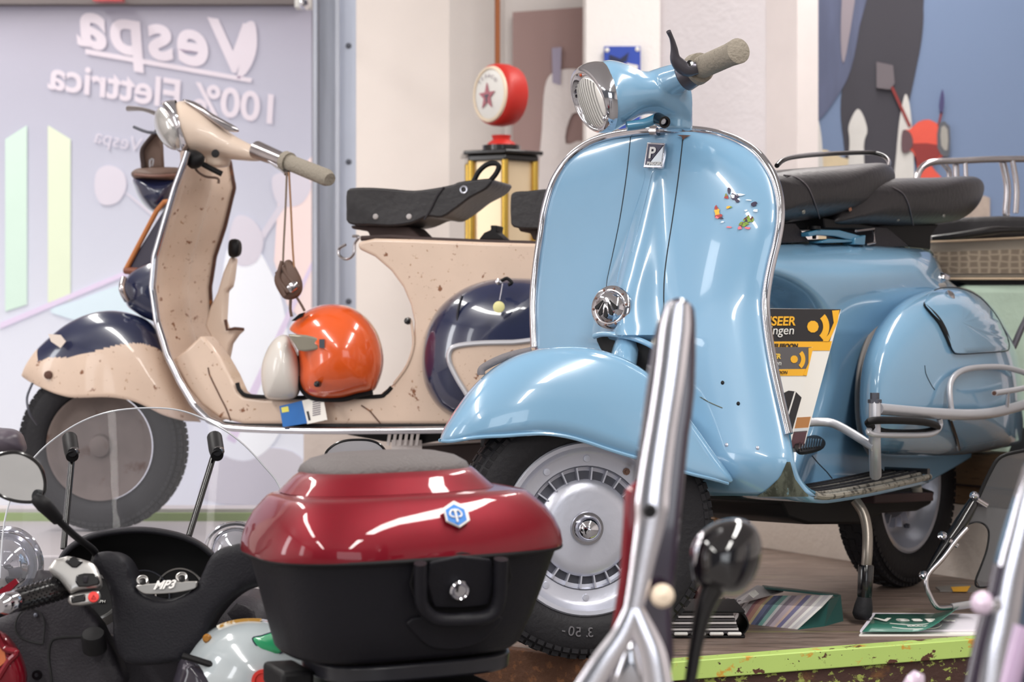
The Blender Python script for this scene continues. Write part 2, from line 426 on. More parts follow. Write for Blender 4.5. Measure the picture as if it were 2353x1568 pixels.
# mauve poster with torn white remains
MPL = PL((0, 7.07, 0), (0, -1, 0))
mv = thing('mauve_poster', 'torn mauve poster on the wall behind the headlamp', 'poster', MPL.at(1260, 200))
print_on(MPL, 'sheet', mat('mauve_print', (172, 144, 140), .8, var=.06, vscale=2), mv, [(1178, 28), (1400, 12), (1400, 560), (1178, 560)], .012)
print_on(MPL, 'torn_paper', mat('torn_white', (244, 236, 234), .9, bump=.3), mv, [(1245, 300), (1252, 200), (1275, 165), (1330, 160), (1352, 190), (1352, 260), (1315, 262), (1300, 330), (1352, 345), (1352, 620), (1240, 620), (1238, 400)], .02, 4)
print_on(MPL, 'torn_strip', mat('lilac_strip', (176, 168, 190), .8), mv, [(1268, 110), (1290, 108), (1288, 195), (1270, 190)], .026)
# brown pipe
pp = MB().tube([P(1143, 150, 6.7), P(1143, -160, 6.7)], .009, 12).build('copper_pipe', mat('copper_brown', (158, 90, 45), .45, .2), None)
tag(pp, 'thin copper brown pipe running down the wall above the red globe', 'pipe')
# blue sign on the pillar
BS = PL((0, 6.59, 0), (0, -1, 0))
bs = thing('blue_sign', 'small blue enamel sign on the white pillar behind the headlamp', 'sign', BS.at(1430, 200))
MB().prism(BS.pts([(1388, 106), (1472, 106), (1472, 310), (1388, 310)], .012), (0, .01, 0)).build('plate', mat('enamel_blue', (28, 66, 170), .45, var=.25), bs, bevel=.003)
for q in ((1395, 115), (1465, 113)): MB().lathe(BS.at(q[0], q[1], .014), (0, -1, 0), [(.0, .003), (.008, 0)], 12).build('screw', white, bs)
print_on(BS, 'printed_mark', mat('dark_blue_ink', (20, 28, 70), .5), bs, [(1400, 125), (1425, 135), (1445, 120), (1440, 140), (1420, 150), (1400, 145)], .016)
print_on(BS, 'printed_mark', paper, bs, [(1440, 145), (1466, 150), (1466, 160), (1440, 156)], .016)
print_on(BS, 'printed_mark', mat('gold_ink', (205, 170, 90), .5), bs, [(1396, 270), (1420, 265), (1420, 300), (1396, 300)], .016)
# mural on the right wall
UPL = PL((0, 6.44, 0), (0, -1, 0))
def mural_mat():
    m = mat('mural_sky', (118, 136, 168), .8, var=.04, vscale=2)
    return m
mu = thing('mural_poster', 'large wall mural of blue sky, jeans, white statues and a red scooter', 'mural', UPL.at(2100, 300))
def up(name, m, px, off, smooth=0): return print_on(UPL, name, m, mu, px, off, smooth)
up('sky_sheet', mural_mat(), [(1830, -60), (2700, -60), (2700, 620), (1830, 620)], .006)
m_sky2 = mat('mural_violet', (122, 126, 170), .8, var=.06, vscale=2)
up('dark_figure', mat('mural_dark', (66, 64, 72), .8, var=.1, vscale=3), [(1980, -60), (2110, -60), (2122, 20), (2118, 90), (2105, 160), (2090, 230), (2072, 300), (2060, 420), (1960, 420), (1938, 320), (1932, 230), (1950, 120), (1975, 20)], .009, 4)
m_jean = mat('mural_denim', (92, 98, 124), .8, var=.25, vscale=8, stretch=(4, 1, .6))
up('jeans', m_jean, [(1831, -60), (1990, -60), (1975, 60), (1955, 160), (1925, 220), (1880, 278), (1850, 280), (1836, 250)], .012, 3)
up('light_seam', mat('mural_seam', (150, 140, 148), .8), [(1940, -40), (1968, -40), (1945, 120), (1935, 138), (1932, 60)], .015, 3)
m_st = mat('mural_stone', (208, 205, 202), .85, var=.07, vscale=30)
up('statue', m_st, [(1856, 190), (1866, 200), (1872, 250), (1884, 290), (1890, 350), (1890, 450), (1845, 450), (1848, 330), (1852, 250)], .018, 4)
up('statue', m_st, [(1968, 252), (1982, 262), (1993, 300), (1985, 335), (1985, 450), (1948, 450), (1952, 330), (1950, 290)], .018, 4)
up('statue', m_st, [(2080, 217), (2090, 240), (2096, 300), (2100, 380), (2098, 450), (2055, 450), (2060, 350), (2068, 270)], .018, 4)
m_or = mat('mural_red', (222, 88, 72), .7, var=.12, vscale=20); m_od = mat('mural_dark_red', (140, 50, 48), .7)
up('red_scooter', m_or, [(2076, 300), (2090, 298), (2110, 280), (2135, 275), (2155, 285), (2180, 290), (2180, 350), (2160, 362), (2140, 380), (2166, 410), (2200, 450), (2120, 450), (2108, 380), (2098, 350), (2078, 335)], .022, 2)
up('scooter_shade', m_od, [(2098, 330), (2160, 334), (2158, 360), (2134, 368), (2112, 384), (2102, 350)], .024, 2)
up('scooter_lamp', mat('mural_lamp', (90, 92, 100), .6), [(2158, 282), (2182, 290), (2182, 350), (2172, 362), (2154, 340)], .026, 2)
up('lamp_glass', mat('mural_lampglass', (160, 156, 150), .5), [(2163, 292), (2177, 297), (2177, 345), (2163, 335)], .028, 2)
up('lamp_ring', mat('mural_chromeish', (96, 70, 76), .6), [(2074, 300), (2092, 306), (2098, 330), (2086, 350), (2072, 345)], .026, 3)
up('mirror_head', mat('mural_mirror', (108, 100, 106), .6), [(2014, 142), (2052, 150), (2056, 190), (2046, 206), (2014, 202)], .022)
up('mirror_stem', m_od, [(2046, 200), (2052, 198), (2094, 290), (2088, 292)], .022)
up('mirror_head', mat('mural_mirror2', (70, 66, 110), .6), [(2165, 205), (2170, 225), (2168, 252), (2162, 262), (2158, 240)], .022, 3)
up('mirror_stem', m_od, [(2161, 258), (2166, 258), (2158, 290), (2154, 290)], .022)
m_bd = mat('mural_building', (214, 196, 164), .8, var=.15, vscale=30)
up('printed_buildings', m_bd, [(1836, 338), (1900, 345), (1935, 362), (1975, 372), (1975, 560), (1836, 560)], .015)
up('printed_houses', mat('mural_houses', (176, 160, 150), .8, var=.3, vscale=40), [(2225, 455), (2262, 450), (2275, 455), (2275, 520), (2353, 560), (2190, 560)], .015)
# ---------------------------------------------------------------- platforms
c0 = V((.208, 3.485, PLAT)); e1 = V((.872-.208, 3.786-3.485, 0)).normalized(); e2 = V((-.213, .172, 0)).normalized()
pf = thing('display_platform', 'wood topped display platform with rusty lime green steel edge under the blue scooter', 'platform', (c0.x, c0.y, 0))
pA = c0+e1*1.9; pB = c0+e2*.62
deck = [c0, pA, pA+V((.3, 2.1, 0)), V((.42, 6.0, PLAT)), V((.42, 4.35, PLAT)), V((-.17, 4.33, PLAT)), pB]
woodm = mat('weathered_planks', (124, 106, 97), .5, var=.3, vscale=6, stretch=(.7, 7, 1), bump=.25, bscale=12,
            spots=[((78, 66, 58), 7, .50, .14), ((158, 142, 132), 16, .58, .08), ((150, 150, 80), 3.2, .62, .18)])
MB().prism([p+V((0, 0, 0)) for p in deck], (0, 0, -.03)).build('wooden_top', woodm, pf, flat=True)
lime = mat('chipped_lime_paint', (174, 200, 108), .5, spots=[((196, 150, 56), 22, .60, .05), ((80, 44, 32), 26, .60, .03), ((60, 34, 28), 70, .66, .03)], stretch=(1, 1, 1.5))
ru = mat('rusty_beam', (66, 42, 36), .8, bump=.3, spots=[((150, 160, 80), 46, .56, .05), ((104, 70, 40), 14, .58, .1)], stretch=(1, 1, 1.6))
ru_o = mat('orange_rust', (82, 52, 34), .9, bump=.4, bscale=90, spots=[((112, 72, 44), 60, .55, .1)])
def edge(a, b_, z0, z1, m, name, out=.012):
    d = (b_-a).normalized(); n = V((d.y, -d.x, 0))
    if n.y > 0: n = -n
    pts = [a+V((0, 0, z0)), b_+V((0, 0, z0)), b_+V((0, 0, z1)), a+V((0, 0, z1))]
    return MB().prism([p-n*.02 for p in pts], n*(out+.02)).build(name, m, pf, bevel=.002)
edge(c0, pA, -.032, .002, lime, 'lime_edge', .02)
edge(c0, pA, -.13, -.033, ru, 'steel_beam', .012)
edge(pB, c0, -.09, .002, ru_o, 'side_beam', .01)
edge(pB, c0, -.16, -.09, dark, 'side_skirt', .0)
MB().prism([p+V((0, 0, -.14)) for p in deck], (0, 0, -.30)).build('base', dark, pf, flat=True)
# low plastered riser with timber cap behind the rear wheel
rA = V((.69, 5.45, 0)); rB = V((1.10, 4.70, 0)); rd = (rB-rA).normalized(); rn = V((rd.y, -rd.x, 0))
if rn.x > 0: rn = -rn
rise = thing('plastered_riser', 'low cream plastered step wall with timber cap behind the rear wheel', 'step', (rA.x, rA.y, PLAT))
r0 = rA-rd*.32; r1 = rB+rd*.34
MB().prism([r0+V((0, 0, PLAT)), r1+V((0, 0, PLAT)), r1+V((0, 0, PLAT+.175)), r0+V((0, 0, PLAT+.175))], -rn*.1).build('riser_wall', mat('riser_plaster', (220, 208, 198), .85, bump=.25, bscale=50, var=.05), rise, flat=True)
timber = mat('timber_beam', (120, 92, 66), .7, var=.35, vscale=10, stretch=(1, 1, 8), spots=[((60, 40, 30), 18, .6, .1)])
MB().prism([r0+V((0, 0, PLAT+.176)), r1+V((0, 0, PLAT+.176)), r1+V((0, 0, PLAT+.30)), r0+V((0, 0, PLAT+.30))], -rn*.12).build('timber_cap', timber, rise, bevel=.006)
MB().prism([r0+V((0, 0, PLAT+.22)), r1+V((0, 0, PLAT+.22)), r1+V((0, 0, PLAT+.225)), r0+V((0, 0, PLAT+.225))], rn*.006).build('timber_groove', darkbrown, rise)
wl = MB().box((.1, 6.0, PLAT+.1), (1.45, .06, .40)).build('low_wall', mat('lowwall_plaster', (214, 200, 192), .85, bump=.2), None, flat=True)
wl.location.z += 0; tag(wl, 'pale plastered low wall behind the front platform', 'wall')
# lime line on timber etc. : rear platform for the cream scooter
CH = H-.472
rp = thing('rear_platform', 'grey topped rear platform with thin lime green back strip under the cream scooter', 'platform', (-.8, 4.9, 0))
MB().box((-.92, 4.80, CH-.04), (2.65, .84, .08)).build('top', mat('grey_lino', (178, 172, 172), .5, var=.05), rp, bevel=.005)
MB().box((-.92, 4.82, (CH-.08)/2), (2.55, .74, CH-.08)).build('base', mat('base_dark', (70, 64, 64), .8), rp)
MB().box((-1.15, 5.225, CH+.01), (2.2, .02, .022)).build('lime_strip', mat('dull_lime', (150, 172, 110), .6), rp)
MB().box((-1.15, 5.3, CH/2+.02), (2.2, .12, CH+.02)).build('back_ledge', mat('ledge_grey', (205, 198, 200), .7), rp)
# ================================================================ BLUE SCOOTER
hd = V((-.611, -.792, 0)).normalized(); lt = V((.792, -.611, 0)).normalized(); up_ = V((0, 0, 1))
S0 = V((.265, 3.79, PLAT))
FW = P(1342, 1212, 3.57)
bs_ = thing('motor_scooter', 'light blue vintage motor scooter with torn sticker on its leg shield, parked on the platform', 'scooter', (FW.x, FW.y, PLAT))
BSC = bs_
SH = PL(S0+V((0, 0, .55)), hd*math.cos(.14)+up_*math.sin(.14))
SD = PL(S0-hd*.3, lt)
def g(x, w): return math.exp(-(x/w)**2)
RC = [(330, 1505), (385, 1500), (500, 1478), (600, 1452), (700, 1428), (780, 1430), (900, 1440)]   # ridge centre
RA = [(320, 0.), (400, .008), (480, .018), (560, .031), (640, .047), (700, .061), (745, .071), (775, .074), (790, .02), (830, 0)]
RWL = [(380, 14), (500, 22), (600, 26), (700, 34), (780, 46)]
RWR = [(380, 20), (500, 32), (600, 48), (700, 62), (780, 75)]
LX = [(297, 1500), (299, 1470), (303, 1446), (312, 1400), (328, 1356), (360, 1312), (410, 1276), (480, 1253), (550, 1242), (620, 1233), (700, 1227), (790, 1229), (850, 1236), (950, 1262), (1050, 1330), (1100, 1400), (1146, 1470)]
RX = [(297, 1560), (299, 1600), (303, 1632), (311, 1662), (325, 1698), (352, 1740), (400, 1774), (450, 1789), (500, 1792), (550, 1785), (600, 1773), (650, 1763), (700, 1758), (760, 1763), (840, 1776), (920, 1793), (1000, 1812), (1060, 1826), (1100, 1838), (1130, 1862), (1146, 1885)]
RC, RA, RWL, RWR, LX, RX = [cr(t_, 5) for t_ in (RC, RA, RWL, RWR, LX, RX)]
def sh_off(x, y, u=None):
    a = interp(LX, y); b = interp(RX, y)
    if u is None: u = (x-a)/(b-a)
    u = min(1, max(0, u)); k = 1-(2*u-1)**2
    o = .055*k**.8
    c = interp(RC, y); d = x-c
    wl_, wr = interp(RWL, y), interp(RWR, y)
    o += interp(RA, y)*math.exp(-.75*abs(d/(wl_ if d < 0 else wr))**2)
    if y > 1040: o -= .05*((y-1040)/100)**2
    return o
ys = [297, 297.7, 299, 301, 304, 308, 313, 320]+[330+i*10 for i in range(82)]
b = MB().grid(hf(LX, RX, ys, SH, lambda x, y, u: sh_off(x, y, u), 72))
legs = b.build('leg_shield', blue, bs_, solid=.006, angle=60)
# seams, badge, stickers, dents
def on_sh(L, o=.0015): return [SH.at(p[0], p[1], sh_off(*p)+o) for p in L]
for nm, L in (('seam', [(1449, 316), (1440, 400), (1425, 500), (1409, 580), (1396, 640), (1394, 662)]), ('seam', [(1570, 312), (1560, 400), (1546, 500), (1532, 590), (1526, 650), (1526, 720), (1532, 800)])):
    L = [tuple(p) for p in cr(L, 8)]
    MB().tube(on_sh(L, .0), .0011, 6).build(nm, dark, legs)
for L in ([(1479, 388), (1482, 405), (1470, 450), (1448, 520), (1428, 600), (1418, 650)], [(1506, 392), (1498, 400), (1488, 440), (1470, 510), (1452, 580)]):
    L = [tuple(p) for p in cr(L, 8)]
    MB().tube(on_sh(L, -.0004), [.0006, .0018, .0018, .0012], 8).build('pressed_rib', blue, legs)
trimL = [(1229, 798), (1226, 700), (1232, 620), (1242, 550), (1253, 480), (1275, 412), (1311, 361), (1354, 329), (1398, 313), (1445, 304), (1500, 298), (1555, 298), (1600, 300), (1636, 305), (1665, 313), (1700, 327), (1740, 353), (1774, 400), (1790, 450), (1793, 500), (1786, 550), (1774, 600), (1764, 650), (1759, 700), (1764, 760), (1777, 840), (1794, 920), (1812, 998)]
def edgepts(L, o=0.): return [SH.at(p[0], p[1], sh_off(p[0], p[1], 0 if p[0] < 1500 else 1)*(.0 if p[1] > 304 else .9)+o) for p in L]
MB().tube([SH.at(p[0], p[1], .004+(.055*g((p[0]-1510)/1., 110) if p[1] < 330 else 0)) for p in trimL], .0085, 12, n=5).build('edge_trim', chrome, legs)
MB().tube([SH.at(1497, 301, .062), SH.at(1513, 301, .062)], .0098, 12).build('trim_joint', chrome_old, legs)
# badge
bq = [(1487, 327), (1528, 329), (1521, 386), (1478, 385)]
def shp(x, y, o): return SH.at(x, y, sh_off(1505, 350)+o)
bd = MB().prism([shp(x, y, .012) for x, y in bq], -SH.n*.008).build('badge', chrome, legs, bevel=.001)
MB().prism([shp(x, y, .0135) for x, y in ((1490, 331), (1524, 333), (1487, 379), (1482, 379))], -SH.n*.002).build('dark_field', mat('badge_indigo', (38, 32, 66), .3), bd, flat=True)
MB().prism([shp(x, y, .0135) for x, y in ((1524, 336), (1518, 382), (1488, 381))], -SH.n*.002).build('silver_field', mat('badge_silver', (196, 202, 208), .3, .3), bd, flat=True)
bx = (shp(1524, 352, 0)-shp(1484, 352, 0)); bu = (shp(1487, 330, 0)-shp(1480, 384, 0))
text('letter', 'P', mat('badge_white', (225, 222, 220), .4), bd, shp(1489, 363, .015), bx, bu, .030, bold=.0007)
text('lettering', 'PIAGGIO', mat('badge_white', (225, 222, 220), .4), bd, shp(1486, 379, .015), bx, bu, .0088, bold=.0002)
# torn sticker remains
stc = {'k': mat('sticker_ink', (38, 26, 58), .4), 'r': mat('sticker_red', (160, 50, 46), .5), 'y': mat('sticker_yellow', (226, 170, 50), .5), 'g': mat('sticker_green', (120, 150, 50), .5, spots=[((90, 40, 40), 120, .5, .05)]), 'w': mat('sticker_white', (214, 224, 232), .5), 'p': mat('sticker_pink', (214, 110, 120), .5)}
st = thing('torn_sticker', 'torn remains of a round coloured sticker on the blue leg shield', 'sticker', SH.at(1690, 480, sh_off(1690, 480)))
rs = random.Random(4)
for (x, y, rx, ry, c) in [(1675, 440, 5, 9, 'k'), (1682, 452, 8, 5, 'w'), (1688, 452, 10, 9, 'k'), (1694, 462, 6, 5, 'k'), (1700, 447, 12, 3, 'w'), (1669, 453, 6, 6, 'r'), (1668, 449, 3, 5, 'g'), (1720, 460, 8, 2, 'w'), (1733, 470, 7, 6, 'k'), (1737, 466, 4, 3, 'k'), (1673, 476, 6, 4, 'y'), (1679, 476, 4, 3, 'g'),
                          (1714, 484, 4, 3, 'w'), (1735, 484, 7, 4, 'w'), (1645, 478, 5, 7, 'r'), (1648, 487, 7, 8, 'y'), (1652, 497, 9, 6, 'r'), (1657, 501, 5, 3, 'k'), (1647, 500, 4, 3, 'p'), (1718, 503, 11, 9, 'g'), (1709, 515, 12, 6, 'g'), (1714, 509, 5, 7, 'k'), (1727, 505, 5, 8, 'g'), (1700, 524, 7, 4, 'p'), (1718, 524, 8, 3, 'p'), (1676, 522, 9, 2, 'p'), (1660, 510, 5, 2, 'w')]:
    L = []
    for k in range(9):
        a = 2*PI*k/9; q = rs.uniform(.55, 1.15)
        L.append((x+rx*q*math.cos(a), y+ry*q*math.sin(a)))
    MB().poly([SH.at(p[0], p[1], sh_off(*p)+.0022) for p in L]).build('sticker_scrap', stc[c], st, flat=True, solid=.0004)
for (x, y) in ((1341, 910+0), (1671, 930), (1560, 860), (1611, 846), (1600, 1023), (1625, 905)):
    pass
MB().tube([SH.at(p[0], p[1], sh_off(*p)+.0002) for p in cr([(1608, 912), (1630, 925), (1660, 938)], 5)], .0009, 5).build('scratch', grime, legs)
for (x, y) in ((1669, 1023), (1740, 1030), (1696, 928), (1660, 880)):
    MB().lathe(SH.at(x, y, sh_off(x, y)), SH.n, [(.0, .002), (.003, .001), (.004, 0)], 10).build('rivet', alu if y > 1000 else dark, legs)
# grimy corner
gl = [(1812, 1062), (1822, 1100), (1850, 1140), (1870, 1144), (1740, 1144), (1765, 1125), (1795, 1098)]
def gx(x, y): return SH.at(x, y, sh_off(x, y)+.0025)
rows = []
for k in range(9):
    y = 1062+k*10
    a = interp([(1062, 1808), (1098, 1792), (1125, 1763), (1143, 1738)], y); c_ = interp([(1062, 1816), (1100, 1826), (1130, 1848), (1143, 1864)], y)
    rows.append([gx(a+(c_-a)*i/8, y) for i in range(9)])
MB().grid(rows).build('grimy_corner', grime, legs)
# rusty chip at the top of the seam
MB().poly([SH.at(x, y, sh_off(x, y)+.003) for x, y in ((1555, 310), (1588, 311), (1575, 316), (1570, 322), (1566, 314))]).build('rust_chip', rust, legs, flat=True)
# horn grille
hn = (hd*.75+V((-.25, -.6, .18))).normalized()
ho = SH.at(1406, 707, sh_off(1420, 707)+.004)
hg = MB().lathe(ho, hn, [(.040, -.006), (.041, .004), (.037, .008), (.030, .009), (.029, .012), (.024, .019), (.015, .023), (.0, .025)], 40).build('horn_grille', chrome, legs)
for k in range(5):
    a = math.radians(-50+k*25); u = hn.cross(up_).normalized(); w = u.cross(hn)
    if w.z < 0: w = -w
    d = u*math.sin(a)*.8-w*math.cos(a); d.normalize(); t = hn.cross(d)
    c_ = ho+w*.017
    rl_ = .024+.013*math.cos(a)**2; q = [c_+d*.010+t*.0011, c_+d*.010-t*.0011, c_+d*rl_-t*.0040, c_+d*(rl_+.003), c_+d*rl_+t*.0040]
    MB().prism([p+hn*.010 for p in q], hn*.0145).build('slot', dark, hg, flat=True)
for k in range(10):
    a = 2*PI*k/10; u = hn.orthogonal().normalized(); w = hn.cross(u)
    MB().lathe(ho+(u*math.cos(a)+w*math.sin(a))*.0345+hn*.008, hn, [(.0, .0025), (.002, .002), (.0028, 0)], 8).build('rivet', mat('rivet_rust', (110, 80, 70), .5, .4), hg)
# dark opening under the horn with lip and fork tube
q = [(1370, 773), (1400, 768), (1440, 772), (1480, 784), (1520, 812), (1520, 870), (1440, 850), (1390, 815)]
MB().prism([SH.at(x, y, .088+(0.006 if y < 800 else 0)) for x, y in cr(q, 3, True)], -SH.n*.03).build('fork_opening', dark, legs, flat=True)
MB().tube([SH.at(x, y, .084+z) for x, y, z in ((1366, 773, .022), (1385, 768, .028), (1420, 770, .032), (1460, 779, .028), (1495, 794, .02), (1525, 815, .012))], .0055, 10, n=5).build('opening_lip', blue, legs)
# steered front: everything that turns
wn = V((.20, -.98, 0)).normalized()
WH = PL(FW, wn); wdir = V((-.98, -.20, 0)).normalized()
fork = MB().tube([SH.at(1452, 778, .078), SH.at(1438, 806, .095), WH.at(1425, 870, -.03), WH.at(1420, 930, .0), WH.at(1400, 1100, -.07), WH.at(1350, 1212, -.07)], [.024, .026, .028, .024], 16, n=5).build('front_fork', blue, bs_)
# wheel
R, RIM = .233, .148
fw = wheel_parts(bs_, FW+wn*-.0, wn, R, RIM, .092, alu)
rimm = MB()
rimm.lathe(FW, wn, [(.153, .030), (.156, .034), (.153, .037), (.146, .036), (.141, .028), (.137, .020), (.131, .017), (.110, .016), (.108, .004), (.090, .0), (.09, -.03), (.15, -.03), (.153, .03)], 72)
rm = rimm.build('rim', alu, fw)
MB().lathe(FW, wn, [(.1115, -.01), (.1115, .0162), (.1095, .0162), (.1095, -.01)], 64).build('inner_ring', alu_d, rm)
MB().lathe(FW, wn, [(.109, .002), (.086, .004), (.086, -.02), (.109, -.02)], 64, ).build('vent_channel', mat('vent_grey', (84, 85, 94), .5, .5), rm)
hub = MB().lathe(FW, wn, [(.0, .0225), (.04, .0223), (.065, .0215), (.080, .019), (.087, .012), (.087, -.01)], 64).build('hub_cover', alu, fw)
u = wn.cross(up_).normalized(); w = up_
for k in range(24):
    a = 2*PI*k/24+.1; d = u*math.cos(a)+w*math.sin(a); t = wn.cross(d)
    big = math.sin(a) > .2 or math.sin(a) < -.25
    if big: MB().box(FW+d*.0975+wn*.010, (.023, .0028, .016), (d, t, wn)).build('fin', alu, rm)
for k in range(10):
    a = 2*PI*k/10+.32; d = u*math.cos(a)+w*math.sin(a)
    if k % 3 == 0:
        MB().lathe(FW+d*.124+wn*.0165, wn, [(.0, .007), (.003, .007), (.0035, .004), (.0065, .004), (.0065, 0)], 8).build('nut', mat('rusty_nut', (120, 92, 80), .5, .5), rm)
    else:
        MB().lathe(FW+d*.124+wn*.0165, wn, [(.0, .0025), (.006, .0022), (.0065, 0)], 14).build('stud', alu, rm)
MB().lathe(FW+wn*.026, wn, [(.0, .026), (.010, .0245), (.018, .019), (.023, .010), (.0245, .002), (.029, .002), (.030, -.002)], 40).build('hub_cap', chrome, hub)
# tyre lettering
for ch, ang in (('3', -128), ('5', -118), ('0', -110)): pass
tu = u if u.x > 0 else -u
for i, (ch, aa) in enumerate((('3', -88), ('.', -91), ('5', -95), ('0', -99), ('-', -104))):
    a = math.radians(aa); d = tu*math.cos(a)+w*math.sin(a); tt = V((-math.sin(a)*tu.x, -math.sin(a)*tu.y, math.cos(a)))
    text('tyre_lettering', ch, mat('tyre_letter', (96, 94, 98), .7), fw, FW+d*.190+wn*.0455, -tt, -d, .024, depth=.0025)
# fender
crest = [(1012, 1010), (1022, 985), (1050, 940), (1085, 893), (1130, 850), (1185, 818), (1240, 802), (1300, 796), (1360, 800), (1420, 818), (1480, 852), (1540, 910), (1590, 975), (1635, 1040), (1668, 1085), (1676, 1100)]
lower = [(1016, 1014), (1040, 1014), (1075, 1008), (1115, 1004), (1160, 1002), (1200, 999), (1250, 997), (1300, 1003), (1345, 1015), (1395, 1032), (1440, 1046), (1490, 1060), (1540, 1076), (1590, 1090), (1640, 1102), (1672, 1112)]
hws = [.012, .035, .052, .062, .068, .072, .074, .075, .076, .077, .078, .078, .078, .076, .066, .05]
hwN = [.010, .020, .032, .045, .055, .062, .068, .072, .076, .077, .078, .078, .078, .076, .066, .05]
n_ = 4
cr1 = cr(crest, n_); lo1 = cr(lower, n_); hw1 = cr([(a,) for a in hws], n_)
rows = []
for (cp, lp, hwv) in zip(cr1, lo1, hw1):
    hw_ = hwv[0]; top = WH.at(cp[0], cp[1], 0); bn = WH.at(lp[0], lp[1], hw_)
    bc = bn-wn*hw_; row = []
    for k in range(25):
        a = PI*k/24
        A = math.copysign(abs(math.cos(a))**.8, math.cos(a)); s_ = abs(math.sin(a))**.85
        row.append(bc+(top-bc)*s_+wn*hw_*A)
    rows.append(row)
fd = MB().grid(rows).build('front_fender', blue, bs_, solid=.004, angle=60)
MB().tube([r[0] for r in rows], .0035, 8).build('fender_lip', blue, fd)
MB().tube([r[-1] for r in rows], .0035, 8).build('fender_lip', blue, fd)
MB().grid([[WH.at(x, y, z) for z in (-.05, -.02)] for x, y in cr([(1106, 862), (1108, 848), (1135, 832), (1170, 818), (1222, 806)], 5)]).build('fender_strip', mat('strip_grey', (110, 105, 108), .7, bump=.3), fd, solid=-.014)
# headset
st_ = [((1376, 143), (1402, 303), .062), ((1400, 138), (1418, 298), .064), ((1440, 148), (1446, 282), .060), ((1470, 162), (1470, 268), .054), ((1505, 166), (1498, 262), .048), ((1545, 172), (1535, 272), .042), ((1575, 186), (1560, 285), .034), ((1587, 205), (1585, 294), .024)]
HY = 3.66
HS = PL(P(1450, 220, HY), (.12, -.99, 0))
b = MB(); rows = []
S_ = cr([(a[0][0], a[0][1], a[1][0], a[1][1], a[2]) for a in st_], 4)
for (xt, yt, xb, yb, rd_) in S_:
    t_ = HS.at(xt, yt); bo = HS.at(xb, yb); c_ = (t_+bo)/2; v_ = (t_-bo)/2
    rows.append([c_+v_*math.cos(a)+HS.n*rd_*math.sin(a) for a in [2*PI*k/32 for k in range(32)]])
b.grid(rows, cu=True, cap=True)
b.tube([HS.at(1490, 215, -.01), HS.at(1530, 192, .02), HS.at(1560, 178, .05), HS.at(1588, 168, .075)], [.04, .032, .027, .0235], 24, n=4)
b.tube([HS.at(1556, 225, -.005), HS.at(1557, 260, -.005), HS.at(1557, 300, -.005)], .0275, 24, n=3, sx=1.)
hs = b.build('handlebar_housing', blue, bs_, remesh=.0035, smooth=9)
la = V((-.84, -.45, -.27)).normalized()
lc = HS.at(1362, 222, .0)
lo_ = HS.at(1386, 224, 0)
# bezel: loft between rear ring (on housing) and slanted front ring
def ell(tx, ty, bx_, by_, rd_, o=0., N=40):
    t_ = HS.at(tx, ty, o); bo = HS.at(bx_, by_, o); c_ = (t_+bo)/2; v_ = (t_-bo)/2; d_ = (HS.n*.86+V((.50, 0, .1))).normalized() if False else HS.n
    return [c_+v_*math.cos(a)+d_*rd_*math.sin(a) for a in [2*PI*k/N for k in range(N)]]
def skew(ring, k):   # push the near side towards the right so the lens faces the viewer
    c_ = sum(ring, V((0, 0, 0)))/len(ring)
    return [p+V((k, 0, 0))*((p-c_).dot(HS.n)/.06) for p in ring]
r_back = skew(ell(1376, 141, 1404, 304, .063), .010)
r_mid = skew(ell(1350, 141, 1391, 306, .064), .015)
r_front = skew(ell(1321, 157, 1376, 305, .060), .019)
r_in = skew(ell(1332, 172, 1374, 299, .054), .018)
r_in2 = skew(ell(1342, 178, 1379, 293, .051), .017)
bz = MB().grid([r_back, r_mid, r_front, r_in, r_in2], cu=True).build('lamp_bezel', chrome, hs, angle=70, subd=1)
cen = sum(r_in2, V((0, 0, 0)))/len(r_in2); ndir = -( (r_in2[0]-cen).cross(r_in2[10]-cen)).normalized()
if ndir.x > 0: ndir = -ndir
rows = [[cen+(p-cen)*math.cos(a)+ndir*.008*math.sin(a) for p in r_in2] for a in [PI/2*k/8 for k in range(8)]]+[[cen+ndir*.008]*len(r_in2)]
lz = MB().grid(rows, cu=True).build('lamp_lens', lens, bz)
for k in range(-4, 5):
    s_ = k/6.; up2 = (r_in2[0]-cen); side = (r_in2[10]-cen)
    pts = [cen+side*s_+up2*q*math.sqrt(1-s_*s_)+ndir*(.008*math.sqrt(max(0, 1-s_*s_*.98-q*q*(1-s_*s_)))+.001) for q in [-.95+i*.19 for i in range(11)]]
    MB().tube(pts, .0009, 6).build('lens_flute', mat('lens_dark', (170, 168, 166), .3, .3), lz)
MB().lathe(HS.at(1391, 272, .056), HS.n, [(.0, .005), (.003, .005), (.0055, .003), (.0055, 0)], 16).build('bezel_screw', chrome, bz)
MB().lathe(HS.at(1521, 278, .052), (HS.n+V((.2, 0, -.3))).normalized(), [(.006, .006), (.007, .014), (.011, .014), (.012, 0), (.012, -.02)], 24).build('horn_switch', black, hs)
MB().lathe(HS.at(1521, 278, .058), (HS.n+V((.2, 0, -.3))).normalized(), [(.0, .006), (.0055, .005), (.006, 0)], 16).build('switch_button', silver, hs)
MB().tube([HS.at(1440, 290, .03), HS.at(1480, 284, .03), HS.at(1512, 270, .035)], .009, 10, n=3).build('underside_shade_plate', blue_d, hs)
